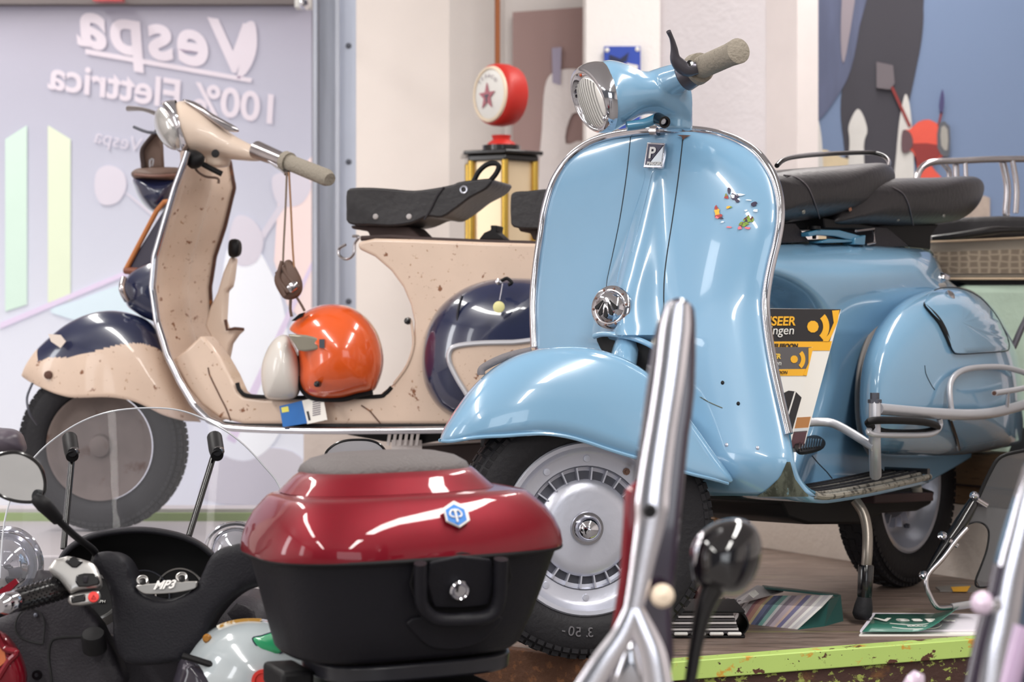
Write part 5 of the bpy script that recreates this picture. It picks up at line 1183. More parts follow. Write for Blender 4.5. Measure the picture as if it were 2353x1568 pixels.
# goggles with strap hanging from grip
gg_ = thing('hanging_goggles', 'brown leather goggles hanging on straps from the cream scooter grip', 'goggles', P(665, 640, 4.6))
MB().tube([P(659, 396, 4.59), P(656, 480, 4.59), P(652, 560, 4.59), P(650, 610, 4.59)], .0024, 6, n=4, sx=2).build('strap', mat('strap_grey', (120, 104, 92), .5), gg_)
MB().tube([P(664, 396, 4.58), P(668, 470, 4.58), P(672, 560, 4.58), P(676, 620, 4.58)], .0024, 6, n=4, sx=2).build('strap', mat('strap_tan', (156, 116, 84), .5), gg_)
GP = PL(P(665, 640, 4.59), (0, -1, 0))
MB().puff(GP, [(655, 600), (668, 598), (680, 615), (694, 645), (694, 670), (680, 686), (655, 688), (640, 670), (630, 645), (636, 622), (648, 615)], 0, .025, .02, n=5, smooth=3).build('goggle_cup', brownl, gg_)
for L in ([(636, 625), (642, 650), (655, 680)], [(650, 615), (664, 640), (686, 660)], [(648, 600), (640, 640), (662, 672)]):
    MB().tube([GP.at(x, y, .022) for x, y in L], .0045, 8, n=4).build('wound_strap', brownl, gg_)
MB().puff(GP, [(655, 660), (672, 645), (686, 650), (684, 664), (668, 674)], .018, .012, n=4, smooth=3).build('metal_frame', chrome_old, gg_)
MB().tube([GP.at(x, y, .005) for x, y in ((668, 686), (667, 710), (670, 728))], .0035, 8, n=3).build('strap_tail', brownl, gg_)
MB().tube([GP.at(x, y, .005) for x, y in ((682, 684), (692, 700), (700, 715))], .003, 8, n=3).build('strap_tail', brownl, gg_)
# ================================================================ orange helmet on the floor
OH = PL(P(775, 810, 4.62), (-.12, -1, 0))
oh = thing('open_face_helmet', 'orange open face helmet with white visor on the cream scooter floor', 'helmet', P(775, 915, 4.62))
oo = [(664, 755), (690, 725), (725, 705), (765, 699), (805, 706), (840, 730), (865, 765), (878, 810), (878, 845), (868, 880), (855, 900), (822, 908), (780, 918), (730, 918), (700, 905), (686, 880), (686, 850), (684, 800), (678, 770)]
MB().puff(OH, oo, 0, .11, .11, n=12, pw=.9).build('shell', orange, oh, angle=80)
MB().tube([OH.at(x, y, .03) for x, y in cr([(684, 865), (694, 895), (712, 912), (740, 918), (790, 918), (825, 908), (856, 902)], 4)], .006, 8).build('edge_rubber', blackm, oh)
MB().tube([OH.at(x, y, -.04) for x, y in cr([(684, 865), (694, 895), (712, 912), (740, 918), (790, 918), (825, 908), (856, 902)], 4)], .006, 8).build('edge_rubber', blackm, oh)
vis = MB().puff(PL(OH.o+V((0, -.01, 0)), OH.n), [(658, 770), (672, 790), (684, 820), (688, 860), (684, 905), (665, 918), (620, 918), (606, 905), (600, 870), (602, 835), (615, 800), (635, 775)], 0, .07, .07, n=7, pw=.8).build('visor', mat('milky_visor', (206, 200, 194), .25, coat=.4, var=.05), oh)
MB().prism([OH.at(x, y, .10) for x, y in ((660, 768), (700, 770), (735, 778), (748, 784), (748, 798), (735, 803), (700, 808), (684, 806), (675, 790))], -OH.n*.03).build('visor_arm', mat('clear_arm', (150, 144, 130), .2, .3, var=.2), oh, bevel=.004)
MB().box(OH.at(740, 790, .108), (.012, .006, .02)).build('arm_clip', chrome, oh)
MB().lathe(OH.at(729, 883, .098), OH.n, [(.0, .006), (.007, .005), (.008, -.01)], 14).build('snap_button', black, oh)
MB().prism([OH.at(x, y, .055) for x, y in ((672, 738), (690, 722), (702, 718), (698, 728), (680, 738))], OH.n*.012).build('decal', black, oh)
# price card
TC = PL(P(700, 945, 4.60), (-.2, -1, .1))
tcg = thing('price_card', 'blue and white card hanging at the floor edge of the cream scooter', 'card', TC.at(700, 945))
MB().prism([TC.at(x, y) for x, y in ((642, 934), (694, 921), (706, 973), (650, 982))], (0, .003, 0)).build('blue_panel', mat('card_blue', (20, 98, 172), .5), tcg, flat=True)
wp_ = MB().prism([TC.at(x, y) for x, y in ((694, 921), (742, 910), (752, 965), (706, 975))], (0, .003, 0)).build('white_panel', paper, tcg, flat=True)
MB().prism([TC.at(x, y, .001) for x, y in ((646, 937), (662, 934), (664, 946), (648, 949))], (0, .001, 0)).build('printed_mark', mat('card_yellow', (214, 206, 90), .5), tcg, flat=True)
for k in range(7):
    MB().prism([TC.at(x, y, .001) for x, y in ((718, 924+k*5), (736, 920+k*5), (736.5, 922.5+k*5), (718.5, 926.5+k*5))], (0, .001, 0)).build('barcode_bar', mat('barcode_grey', (120, 112, 120), .6), wp_, flat=True)
MB().prism([TC.at(x, y, .001) for x, y in ((704, 946), (709, 945), (714, 966), (709, 967))], (0, .001, 0)).build('printed_line', printblk, wp_, flat=True)
# ================================================================ RED TOP BOX (foreground)
TBY = 2.70; tu_ = V((.93, .37, 0)).normalized(); tv_ = V((-.37, .93, 0)).normalized()
def sring(cx, Y, z, a, b_, N=72, e=3.2):
    out = []
    for k in range(N):
        t = 2*PI*k/N; c_, s_ = math.cos(t), math.sin(t)
        x = math.copysign(abs(c_)**(2/e), c_)*a; y = math.copysign(abs(s_)**(2/e), s_)*b_
        p = V((cx, Y, z+x*.022))+tu_*x+tv_*y; out.append(p)
    return out
def fitring(xl, xr_, yy, ratio=.8, e=3.2, Y=TBY, sh=0., kz=.85):
    """ring at height of pixel row yy seen between pixel columns xl and xr"""
    z = H-(yy-CY)/FP*Y; cx = P((xl+xr_)/2, 0, Y).x; a = .2
    for _ in range(8):
        z = H-(yy-CY)/FP*(Y-kz*a*ratio)
        r = sring(cx, Y+sh, z, a, a*ratio, e=e); xs = [pix(p)[0] for p in r]
        l_, r_ = min(xs), max(xs); a *= (xr_-xl)/(r_-l_); cx += ((xl+xr_)/2-(l_+r_)/2)/FP*Y
    return sring(cx, Y+sh, z, a, a*ratio, e=e), (cx, z, a)
tb = thing('top_box', 'glossy dark red top box with black base, badge and lock in the foreground', 'top box', P(920, 1515, TBY))
rows = []; info = {}
for (xl, xr_, yy) in ((640, 1178, 1512), (630, 1192, 1502), (612, 1222, 1440), (597, 1245, 1380), (584, 1262, 1330), (572, 1277, 1290), (569, 1281, 1272)):
    r, inf = fitring(xl, xr_, yy); rows.append(r); info[yy] = inf
base = MB().grid(rows, cu=True, cap=True).build('base', plastic, tb, angle=50)
rows = []
for (xl, xr_, yy, e) in ((553, 1292, 1281, 3.3), (552, 1293, 1272, 3.4), (556, 1288, 1246, 3.5), (566, 1275, 1216, 3.6), (582, 1254, 1186, 3.7), (603, 1227, 1160, 3.8), (613, 1214, 1149, 3.8), (622, 1206, 1144, 3.8), (665, 1170, 1138, 3.5), (760, 1090, 1134, 3.2), (900, 1000, 1132, 3)):
    r, inf = fitring(xl, xr_, yy, e=e); rows.append(r)
lid = MB().grid(rows, cu=True, cap=True).build('lid', red, tb, angle=60)
MB().tube(fitring(560, 1287, 1283)[0], .004, 8, closed=True).build('rim_seam', blackm, base)
rows = []
for (xl, xr_, yy, e) in ((640, 1135, 1136, 2.6), (655, 1118, 1120, 2.6), (672, 1100, 1102, 2.6), (690, 1085, 1088, 2.6), (760, 1040, 1084, 2.6)):
    rows.append(fitring(xl, xr_, yy, e=e, sh=.03, kz=.7)[0])
MB().grid(rows, cu=True, cap=True).build('raised_spoiler', red, lid, angle=60)
rows = []
for (xl, xr_, yy, e) in ((688, 1076, 1094, 2.8), (684, 1080, 1086, 2.8), (690, 1072, 1072, 2.6), (712, 1045, 1056, 2.5), (750, 1005, 1046, 2.4), (820, 950, 1042, 2.3)):
    rows.append(fitring(xl, xr_, yy, e=e, sh=.04, kz=.35)[0])
MB().grid(rows, cu=True, cap=True).build('back_pad', leather_g, tb, angle=60)
# rear-face plane following the shell
def fplane(yy):
    cx, z, a = info[yy]; return V((cx, TBY, z))-tv_*a*.8
F1, F2 = fplane(1290), fplane(1440)
upv = (F1-F2).normalized(); fn = tu_.cross(upv).normalized()
if fn.y > 0: fn = -fn
TF = PL(F2, fn)
MB().prism(TF.pts(cr([(952, 1285), (1166, 1276), (1156, 1380), (1130, 1420), (1060, 1440), (985, 1430), (958, 1400)], 2, True), .0), fn*.0035).build('handle_recess', blackm, base, bevel=.002)
MB().prism(TF.pts(cr([(985, 1288), (1125, 1282), (1125, 1375), (1100, 1392), (1010, 1396), (988, 1380)], 2, True), .004), fn*.006).build('lock_plate', plastic, base, bevel=.003)
MB().prism(TF.pts(cr([(945, 1420), (1140, 1410), (1130, 1450), (1080, 1485), (1000, 1490), (955, 1460)], 3, True), .0), fn*.004).build('lower_scoop', plastic, base, bevel=.003)
MB().tube(TF.pts([(966, 1295), (966, 1340), (968, 1385), (985, 1412), (1010, 1424), (1060, 1425), (1110, 1420), (1136, 1405), (1147, 1375), (1150, 1330), (1151, 1285)], .018), .0083, 14, n=5, sx=1.2).build('handle', plastic, base)
lk = MB().lathe(TF.at(1052, 1353, .010), fn, [(.0, .010), (.0075, .010), (.0085, .007), (.0115, .010), (.0135, .008), (.0135, 0)], 28).build('lock', chrome, base)
MB().box(TF.at(1052, 1353, .021), (.002, .001, .010), (tu_, fn, upv)).build('key_slot', dark, lk)
# hexagonal badge on the lid
L1 = fitring(556, 1286, 1240)[1]; L2_ = fitring(588, 1242, 1172)[1]
La = V((L1[0], TBY, L1[1]))-tv_*L1[2]*.8; Lb = V((L2_[0], TBY, L2_[1]))-tv_*L2_[2]*.8
lu = (Lb-La).normalized(); ln = tu_.cross(lu).normalized()
if ln.y > 0: ln = -ln
LB = PL((La+Lb)/2, ln)
def hexp(r, off, sq=1.0):
    c_ = LB.at(1048, 1184, off); return [c_+(tu_*math.cos(PI/2+PI/3*k)+lu*math.sin(PI/2+PI/3*k))*r for k in range(6)]
hxw = MB().prism(hexp(.0185, .004), ln*.004).build('hex_badge', white, lid, bevel=.0008)
bl_b = mat('badge_blue', (40, 120, 200), .3)
MB().prism(hexp(.0148, .0082), ln*.0008).build('blue_hexagon', bl_b, hxw, flat=True)
cb_ = LB.at(1048, 1184, .0105)
def bp_(x, y): return cb_+tu_*x*.001+lu*y*.001
b = MB()
for s_ in (-1, 1):
    b.tube([bp_(s_*1.2, 5), bp_(s_*3, 7.5), bp_(s_*6, 5.5), bp_(s_*8, 1.5), bp_(s_*6, -2), bp_(s_*2.5, -2.5)], .0011, 6, n=4)
b.tube([bp_(0, 8.5), bp_(0, -9.5)], .0014, 6)
b.build('mark', white, hxw)
# rack under the box and tail of the scooter that carries it
rk2 = thing('luggage_rack', 'black luggage rack and tail piece under the red top box', 'rack', P(880, 1568, TBY))
b = MB()
r1_ = fitring(690, 1172, 1520)[0]; r2_ = fitring(695, 1168, 1560)[0]; r0_ = fitring(690, 1172, 1519, )[0]
b.grid([r1_, r2_], cu=True, cap=True); b.build('rack_plate', mat('satin_black', (34, 34, 40), .3), rk2, bevel=.004)
MB().box(P(662, 1556, TBY-.04), (.045, .10, .03), (tu_, tv_, up_)).build('rack_bracket', blackm, rk2, bevel=.006)
MB().box(P(930, 1640, TBY), (.22, .3, .1), (tu_, tv_, up_)).build('tail_piece', blackm, rk2, bevel=.02)
MB().box(P(930, 1640, TBY)+V((0, .02, -.3)), (.10, .18, .62), (tu_, tv_, up_)).build('tail_support', blackm, rk2, bevel=.02)
def Q(px, py, Y): return P(px, py, Y+.14)
# ================================================================ DARK SCOOTER WITH WINDSHIELD, LEFT FOREGROUND
MP = PL(Q(300, 1350, 2.85), (0, -1, .12))
mp = thing('motor_scooter', 'black and maroon scooter with tall clear windshield in the left foreground', 'scooter', (MP.o.x, 3.0, 0))
def blob(name, out, off, th, m, par, vox=.006, sm=14, pl=MP, smooth=3):
    o = cr(out, smooth, True) if smooth else out
    return MB().prism([pl.at(x, y, off) for x, y in o], -pl.n*th).build(name, m, par, remesh=vox, smooth=sm)
hb = blob('handlebar_cover', [(205, 1282), (235, 1266), (268, 1272), (290, 1295), (305, 1335), (318, 1362), (360, 1378), (410, 1372), (448, 1345), (470, 1300), (490, 1268), (530, 1252), (610, 1246), (630, 1330), (560, 1355), (515, 1390), (485, 1430), (462, 1480), (430, 1515), (350, 1530), (285, 1525), (258, 1480), (255, 1420), (250, 1370), (235, 1330)], .05, .09, plastic, mp)
hood = MB()
arch_o = cr([(128, 1300), (150, 1262), (200, 1230), (270, 1215), (340, 1213), (410, 1225), (460, 1246), (492, 1272)], 5)
rows = []
HDP = PL(Q(300, 1300, 3.0), (0, -1, .12))
for (x, y) in arch_o:
    cx_, cy_ = 305, 1420
    q = [HDP.at(x, y, .10), HDP.at(x+(cx_-x)*-.01, y-4, .06), HDP.at(x, y+6, -.04)]
    q2 = HDP.at(x+(cx_-x)*.05, y+(cy_-y)*.08, .09)
    rows.append([q2, q[0], q[1], q[2]])
hood.grid(rows)
hd_ = hood.build('dash_hood', plastic, mp, angle=70, solid=.003, subd=1)
MB().prism(HDP.pts([(x+(305-x)*.04, y+(1420-y)*.05) for x, y in arch_o]+[(480, 1400), (250, 1400)], -.03), -HDP.n*.01).build('dash_well', dark, hd_, flat=True)
# gauges
for (x, y, r) in ((330, 1372, .040), (413, 1362, .036)):
    q = HDP.at(x, y, .0)
    MB().lathe(q, HDP.n, [(r, .004), (r+.0025, .006), (r+.003, 0)], 40).build('gauge_ring', alu_d if x < 400 else silver_l, mp)
    MB().lathe(q, HDP.n, [(0, .002), (r, .002)], 40).build('gauge_face', dark, mp)
for (x, y) in ((328, 1338), (418, 1331)):
    k = MB().lathe(MP.at(x, y, .045), (0, -.7, .7), [(.0, .005), (.0055, .005), (.0065, .007), (.0085, .006), (.0088, -.01)], 20).build('dash_button', silver_l, mp)
    MB().lathe(MP.at(x, y, .051), (0, -.7, .7), [(.0, .004), (.005, .003), (.006, 0)], 16).build('button_cap', black, k)
npl = MB().prism(MP.pts(cr([(312, 1347), (345, 1342), (400, 1339), (448, 1336), (452, 1342), (445, 1354), (400, 1363), (345, 1366), (325, 1362)], 3, True), .055), -MP.n*.012).build('name_plate', silver_l, mp, bevel=.002)
text('plate_lettering', 'MP3', silver_l, npl, MP.at(352, 1355, .058), MP.at(400, 1352)-MP.at(352, 1355), (0, .3, 1), .017, shear=.5, depth=.0012, bold=.0006)
# grip, switch housing
g0, g1 = Q(8, 1390, 2.66), Q(158, 1345, 2.78)
gr_ = MB().tube([g0+(g1-g0)*t for t in (.16, .2, .9, 1.)], [.0155, .0165, .0175, .0195], 24).build('handlebar_grip', black, mp)
ax_ = (g1-g0).normalized(); uu = ax_.cross(up_).normalized(); vv = uu.cross(ax_)
kn = MB()
for i in range(16):
    for j in range(14):
        a = 2*PI*j/14+(i % 2)*PI/14; d_ = uu*math.cos(a)+vv*math.sin(a)
        kn.box(g0+(g1-g0)*(.26+i*.038)+d_*.0175, (.0025, .0025, .0016), (ax_, d_.cross(ax_), d_))
kn.build('grip_knurl', black, gr_, flat=True)
MB().tube([g0-(g1-g0)*.06, g0, g0+(g1-g0)*.02, g0+(g1-g0)*.17, g0+(g1-g0)*.2], [.010, .0145, .0155, .0155, .013], 24).build('bar_end', chrome, gr_)
swp = PL(Q(190, 1318, 2.76), (.15, -.95, .25))
sh_ = blob('switch_housing', [(112, 1312), (118, 1290), (150, 1278), (180, 1282), (215, 1295), (230, 1320), (232, 1342), (222, 1350), (175, 1356), (165, 1365), (150, 1350), (135, 1330)], .02, .05, silver_l, mp, .004, 4, swp)
MB().prism(swp.pts([(148, 1290), (168, 1278), (192, 1292), (176, 1305), (165, 1304)], .024), -swp.n*.01).build('rocker_switch', black, sh_, bevel=.002)
MB().prism(swp.pts(cr([(175, 1322), (215, 1318), (228, 1333), (225, 1344), (180, 1349)], 2, True), .0235), -swp.n*.008).build('switch_recess', black, sh_, bevel=.002)
MB().box(swp.at(197, 1332, .026), (.006, .006, .009)).build('indicator_slider', plastic2, sh_, bevel=.001)
hr_ = MB().prism(swp.pts(cr([(158, 1368), (200, 1360), (228, 1358), (228, 1380), (210, 1387), (162, 1390)], 2, True), .012), -swp.n*.02).build('horn_switch_block', silver_l, sh_, bevel=.003)
MB().prism(swp.pts([(163, 1371), (196, 1365), (197, 1382), (164, 1387)], .015), -swp.n*.006).build('horn_button', black, sh_, bevel=.002)
MB().lathe(swp.at(215, 1373, .013), swp.n, [(.0, .006), (.0075, .005), (.008, 0)], 20).build('red_button', mat('red_button', (226, 50, 44), .4), sh_)
tri = [swp.at(x, y, .0196) for x, y in ((215, 1368), (220, 1377), (210, 1377))]
MB().tube(tri, .0006, 4, closed=True).build('warning_triangle', mat('dark_red', (110, 20, 20), .5), sh_)
# speedometer
spd = HDP.at(215, 1375, .055)
sd_ = MB().lathe(spd, (.0, -.75, .65), [(.036, .0), (.0405, .004), (.043, .002), (.043, -.02)], 40).build('speedometer', silver_l, mp)
fc_ = MB().lathe(spd, (.0, -.75, .65), [(.0, .001), (.038, .001)], 36).build('dial_face', dark, sd_)
MB().box(spd+V((-.012, -.004, -.012)), (.014, .0015, .0015), ((1, 0, .6), (0, 1, 0), (-.6, 0, 1))).build('needle', white, fc_)
text('dial_lettering', 'MPH', white, fc_, spd+V((.006, -.01, -.006)), (1, 0, 0), (0, .65, .75), .007)
# mirror
MR = PL(Q(48, 1098, 2.72), (.22, -1, -.22))
mo = cr([(-12, 1050), (30, 1040), (62, 1048), (90, 1070), (103, 1105), (100, 1135), (85, 1152), (40, 1152), (0, 1138), (-25, 1110), (-28, 1075)], 5, True)
mrr = MB().puff(MR, mo, 0, .001, .03, smooth=0, n=6).build('mirror', blackm, mp)
MB().tube(MR.pts(mo, .001), .0028, 8, closed=True).build('mirror_rim', black, mrr)
mg_c = (35, 1098)
MB().prism(MR.pts([(mg_c[0]+(x-mg_c[0])*.95, mg_c[1]+(y-mg_c[1])*.95) for x, y in mo], .0022), -MR.n*.001).build('mirror_glass', mirror, mrr, flat=True)
MB().tube([Q(80, 1145, 2.72), Q(100, 1160, 2.72), Q(133, 1195, 2.74)], [.008, .012, .009], 12, n=3).build('mirror_boot', blackm, mrr)
MB().tube([Q(120, 1182, 2.735), Q(170, 1230, 2.77), Q(212, 1262, 2.82), Q(226, 1285, 2.84)], .0055, 10, n=4).build('mirror_stem', blackm, mrr)
MB().lathe(Q(228, 1285, 2.84), (.1, 0, 1), [(.014, -.012), (.010, .008), (.006, .010)], 18).build('stem_base', blackm, mrr)
# windshield
WSH = 3.12
top_l = cr([(0, 1330), (10, 1200), (40, 1110), (80, 1050), (130, 1005), (190, 968), (255, 946), (330, 938), (400, 941), (455, 957), (510, 985), (560, 1022), (605, 1070), (640, 1115), (658, 1180), (660, 1330)], 4)
def wy(x, y): return WSH+.10*((x-330)/330.)**2-.0+.15*((1330-y)/400.)
rows = []
nn = len(top_l); half = (nn-1)//2
for i in range(half+1):
    a = top_l[i]; c_ = top_l[nn-1-i]
    rows.append([Q(a[0]+(c_[0]-a[0])*j/24, a[1]+(c_[1]-a[1])*j/24, wy(a[0]+(c_[0]-a[0])*j/24, a[1]+(c_[1]-a[1])*j/24)) for j in range(25)])
wsd = MB().grid(rows).build('windshield', glass_clear, mp, angle=80)
MB().tube([Q(x, y, wy(x, y)) for x, y in top_l], .0016, 6).build('windshield_edge', mat('acrylic_edge', (176, 178, 184), .2, coat=.5), wsd)
for (x0, y0, x1, y1, hx, hy) in ((166, 1045, 146, 1262, 162, 1026), (492, 1045, 434, 1232, 495, 1024)):
    MB().tube([Q(x0, y0, 3.06), Q(x1, y1, 3.0)], .0052, 10).build('stay_rod', black, wsd)
    MB().tube([Q(hx-3, hy-22, 3.1), Q(hx-2, hy-18, 3.1), Q(hx+2, hy+8, 3.06), Q(hx+4, hy+24, 3.04)], [.010, .0125, .0125, .010], 16).build('stay_clamp', blackm, wsd)
    MB().lathe(Q(hx+6, hy+14, 3.045), (0, -1, 0), [(.0, .008), (.007, .008), (.009, .002), (.009, -.01)], 14).build('clamp_screw', black, wsd)
# maroon fairing and lower inner panel
blob('inner_fairing', [(-60, 1450), (20, 1410), (70, 1350), (75, 1310), (120, 1320), (200, 1400), (240, 1460), (270, 1600), (-60, 1600)], .0, .06, plastic2, mp, .008, 8)
blob('storage_panel', [(120, 1460), (200, 1452), (290, 1470), (400, 1500), (560, 1480), (620, 1400), (640, 1350), (680, 1600), (110, 1600)], -.12, .05, plastic2, mp, .008, 6)
MB().tube(MP.pts(cr([(120, 1620), (118, 1560), (112, 1510), (118, 1475), (140, 1466), (200, 1462), (240, 1452)], 4), .0), .0022, 6).build('panel_gap', dark, mp)
MB().tube(MP.pts(cr([(60, 1400), (40, 1420), (36, 1450), (55, 1470), (95, 1480), (100, 1470), (102, 1430), (88, 1405)], 3, True), .005), .0015, 6, closed=True).build('cap_gap', dark, mp)
MB().lathe(MP.at(82, 1414, .004), MP.n, [(.0, .003), (.003, .002), (.0035, 0)], 10).build('screw', alu_d, mp)
MB().lathe(MP.at(85, 1552, .004), MP.n, [(.003, .003), (.007, .003), (.008, 0)], 14).build('screw', black, mp)
MB().lathe(MP.at(216, 1475, .03), (0, -.5, .87), [(.0, .016), (.016, .015), (.018, .010), (.018, -.014)], 24).build('fuel_cap', blackm, mp)
MB().puff(PL(Q(0, 1510, 2.75), (0, -1, 0)), [(-60, 1440), (0, 1452), (30, 1480), (52, 1520), (60, 1568), (40, 1620), (-60, 1620)], 0, .03, .03, smooth=4).build('maroon_fairing', red, mp)
MB().tube([Q(-10, 1450, 2.72), Q(10, 1490, 2.72), Q(38, 1500, 2.72), Q(20, 1520, 2.72), Q(-5, 1560, 2.72)], .005, 8, n=4).build('fairing_ridge', red, mp)
MB().prism(MP.pts([(-10, 1480), (8, 1480), (14, 1520), (-10, 1540)], .12), -MP.n*.004).build('amber_patch', mat('amber', (170, 90, 50), .4), mp)
MB().prism(MP.pts([(-20, 1370), (35, 1330), (42, 1340), (10, 1372), (-10, 1400)], -.1), -MP.n*.01).build('red_stripe', red, mp)
MB().box((MP.o.x, 3.38, .34), (.38, .22, .50)).build('front_body', plastic2, mp, bevel=.06, seg=4)
blob('centre_cover', [(275, 1525), (350, 1520), (470, 1500), (560, 1520), (620, 1600), (260, 1600)], -.12, .05, plastic, mp, .008, 6)
for sgn in (-1, 1):
    MB().lathe((MP.o.x+sgn*.16, 3.36, .2), (1, 0, 0), [(.1, .04), (.14, .05), (.18, .045), (.2, 0), (.18, -.045), (.14, -.05), (.1, -.04)], 40, closed=True).build('front_wheel', rubber, mp)
MB().puff(MP, [(522, 1410), (545, 1385), (565, 1392), (585, 1405), (590, 1430), (560, 1425), (535, 1428)], -.115, .004, n=3, smooth=0).build('glovebox_lid', plastic2, mp)
# ================================================================ SILVER HELMET
sv = thing('full_face_helmet', 'silver full face helmet with green leaf decal below the red top box', 'helmet', P(540, 1700, 2.95))
SV = PL(P(560, 1600, 2.95), (-.1, -1, .1))
svm = mat('silver_grey_gloss', (168, 176, 180), .15, coat=1, var=.03)
so = [(402, 1560), (420, 1520), (455, 1470), (500, 1438), (560, 1422), (620, 1426), (690, 1450), (740, 1500), (760, 1570), (750, 1660), (700, 1720), (580, 1740), (470, 1720), (410, 1640)]
shl = MB().puff(SV, so, 0, .11, .10, n=12, pw=.95).build('shell', svm, sv, angle=80)
vp = cr([(420, 1512), (460, 1524), (520, 1546), (580, 1582), (590, 1640), (500, 1690), (420, 1660), (396, 1590), (404, 1545)], 4, True)
MB().puff(SV, vp, .045, .05, n=6, smooth=0).build('visor', mat('visor_dark_clear', (70, 66, 76), .08, alpha=.55, spots=[((160, 155, 165), 30, .62, .05)]), sv)
MB().tube(SV.pts(cr([(420, 1508), (460, 1520), (520, 1542), (585, 1584)], 4), .085), .005, 8).build('visor_seal', blackm, sv)
gd = cr([(580, 1468), (600, 1462), (640, 1452), (660, 1480), (640, 1505), (615, 1500), (595, 1490)], 3, True)
MB().puff(SV, gd, .0915, .006, n=3, smooth=0).build('leaf_decal', mat('decal_green', (20, 150, 96), .3, coat=.6), shl)
MB().tube(SV.pts(gd, .092), .0012, 6, closed=True).build('decal_outline', mat('decal_navy', (24, 30, 60), .4), shl)
MB().prism(SV.pts(cr([(500, 1438), (530, 1427), (560, 1422), (600, 1422), (598, 1430), (560, 1430), (530, 1436), (508, 1446)], 2, True), .03), SV.n*.006).build('gold_band', mat('gold_band', (176, 130, 50), .4, spots=[((230, 224, 210), 60, .5, .1)]), shl)
MB().lathe(SV.at(476, 1468, .055), SV.n, [(.0, .004), (.004, .004), (.007, 0)], 12).build('gold_mark', mat('gold_mark', (150, 100, 30), .4), shl)
MB().lathe(SV.at(605, 1565, .11), SV.n, [(.0, .004), (.010, .004), (.011, .006), (.016, .006), (.017, -.006)], 24).build('round_badge', redp, sv)
# chrome/glass lamp behind windshield on the left edge
cl = thing('chrome_headlamp', 'large clear round headlamp glass behind the windshield at the left edge', 'headlamp', P(20, 1320, 3.45))
lensm = mat('clear_shiny', (200, 200, 206), .08, .8, var=.3, vscale=18)
MB().lathe(P(10, 1300, 3.45), (.2, -1, .1), [(.0, .05), (.02, .045), (.035, .03), (.045, .012), (.05, .0), (.056, .004), (.058, -.02)], 40).build('glass', lensm, cl)
MB().tube([P(10, 1300, 3.45)+V((.062*math.cos(a), .02-.012*math.cos(a), .062*math.sin(a))) for a in [2*PI*k/36 for k in range(36)]], .005, 8, closed=True).build('chrome_ring', chrome, cl)
MB().tube([P(10, 1350, 3.5), P(-20, 1500, 3.5), P(-20, 1700, 3.5)], .02, 10).build('stalk', blackm, cl)
# chrome ring between dash and top box
crn = thing('chrome_lamp_ring', 'chrome rimmed lamp seen between the dashboard and the red top box', 'lamp', P(525, 1250, 3.7))
cc_ = P(540, 1262, 3.72)
for r_, w_ in ((.055, .004), (.044, .0025)):
    MB().tube([cc_+V((r_*math.cos(a), .01*math.sin(a), r_*.85*math.sin(a))) for a in [2*PI*k/36 for k in range(36)]], w_, 8, closed=True).build('ring', chrome, crn)
MB().lathe(cc_, (0, -1, .4), [(.0, .02), (.02, .018), (.036, .008), (.042, 0)], 32).build('lamp_glass', lensm, crn)
MB().tube([cc_+V((0, .02, -.02)), cc_+V((0, .05, -.4)), V((cc_.x, cc_.y+.05, .0))], .02, 10).build('stalk', blackm, crn)
# dark round thing at far left behind
lf = MB().puff(PL(P(10, 1020, 3.9), (0, -1, 0)), [(-60, 985), (0, 984), (35, 990), (52, 1010), (48, 1045), (-60, 1060)], 0, .06, .06).build('scooter_mirror', mat('dark_mauve_plastic', (74, 66, 76), .4), None)
tag(lf, 'dark rounded mirror back at the left edge beside the cream scooter wheel', 'mirror')
# small mirror head above top box
sm = thing('round_mirror', 'thin rimmed round mirror peeking over the grey pad of the red top box', 'mirror', P(820, 1060, 3.35))
SMP = PL(P(820, 1045, 3.35), (-.2, -1, -.1))
smo = cr([(748, 1045), (765, 1025), (790, 1014), (820, 1011), (852, 1013), (875, 1024), (888, 1045), (885, 1075), (820, 1090), (755, 1075)], 5, True)
sm1 = MB().puff(SMP, smo, 0, .001, .02, smooth=0, n=5).build('housing', black, sm)
MB().tube(SMP.pts(smo, .001), .0022, 8, closed=True).build('rim', black, sm)
MB().prism(SMP.pts([(820+(x-820)*.96, 1048+(y-1048)*.95) for x, y in smo], .002), (0, .001, 0)).build('mirror_glass', mat('mirror_pale', (205, 205, 212), .25, .8), sm, flat=True)
MB().tube([P(820, 1085, 3.37), P(830, 1200, 3.38), P(840, 1500, 3.38)], .005, 8, n=3).build('stem', black, sm)
# ================================================================ BLURRED FOREGROUND: maroon scooter fronts seen edge on
NS = PL(P(1500, 1100, 1.95), (0, -1, 0))
ns = thing('motor_scooter', 'maroon scooter front in the near foreground seen edge on with wide chrome edge trim', 'scooter', (P(1480, 0, 1.95).x, 1.98, 0))
purp = mat('plum_paint', (46, 34, 52), .15, coat=1, var=.1)
chrome_b = mat('bright_chrome', (242, 240, 248), .18, 1, var=.02)
MB().prism(NS.pts(cr([(1530, 700), (1560, 684), (1590, 700), (1600, 740), (1598, 900), (1585, 1000), (1575, 1100), (1560, 1250), (1545, 1400), (1535, 1600), (1380, 1600), (1400, 1500), (1420, 1400), (1430, 1300), (1450, 1180), (1465, 1060), (1485, 900), (1505, 780)], 2, True), -.02), (0, .035, 0)).build('leg_shield', purp, ns, bevel=.008, seg=4)
MB().prism(NS.pts([(1436, 1130), (1470, 1100), (1478, 1200), (1462, 1330), (1435, 1420), (1402, 1480), (1425, 1330), (1432, 1220)], .0), (0, .02, 0)).build('red_panel', red, ns, bevel=.005, seg=3)
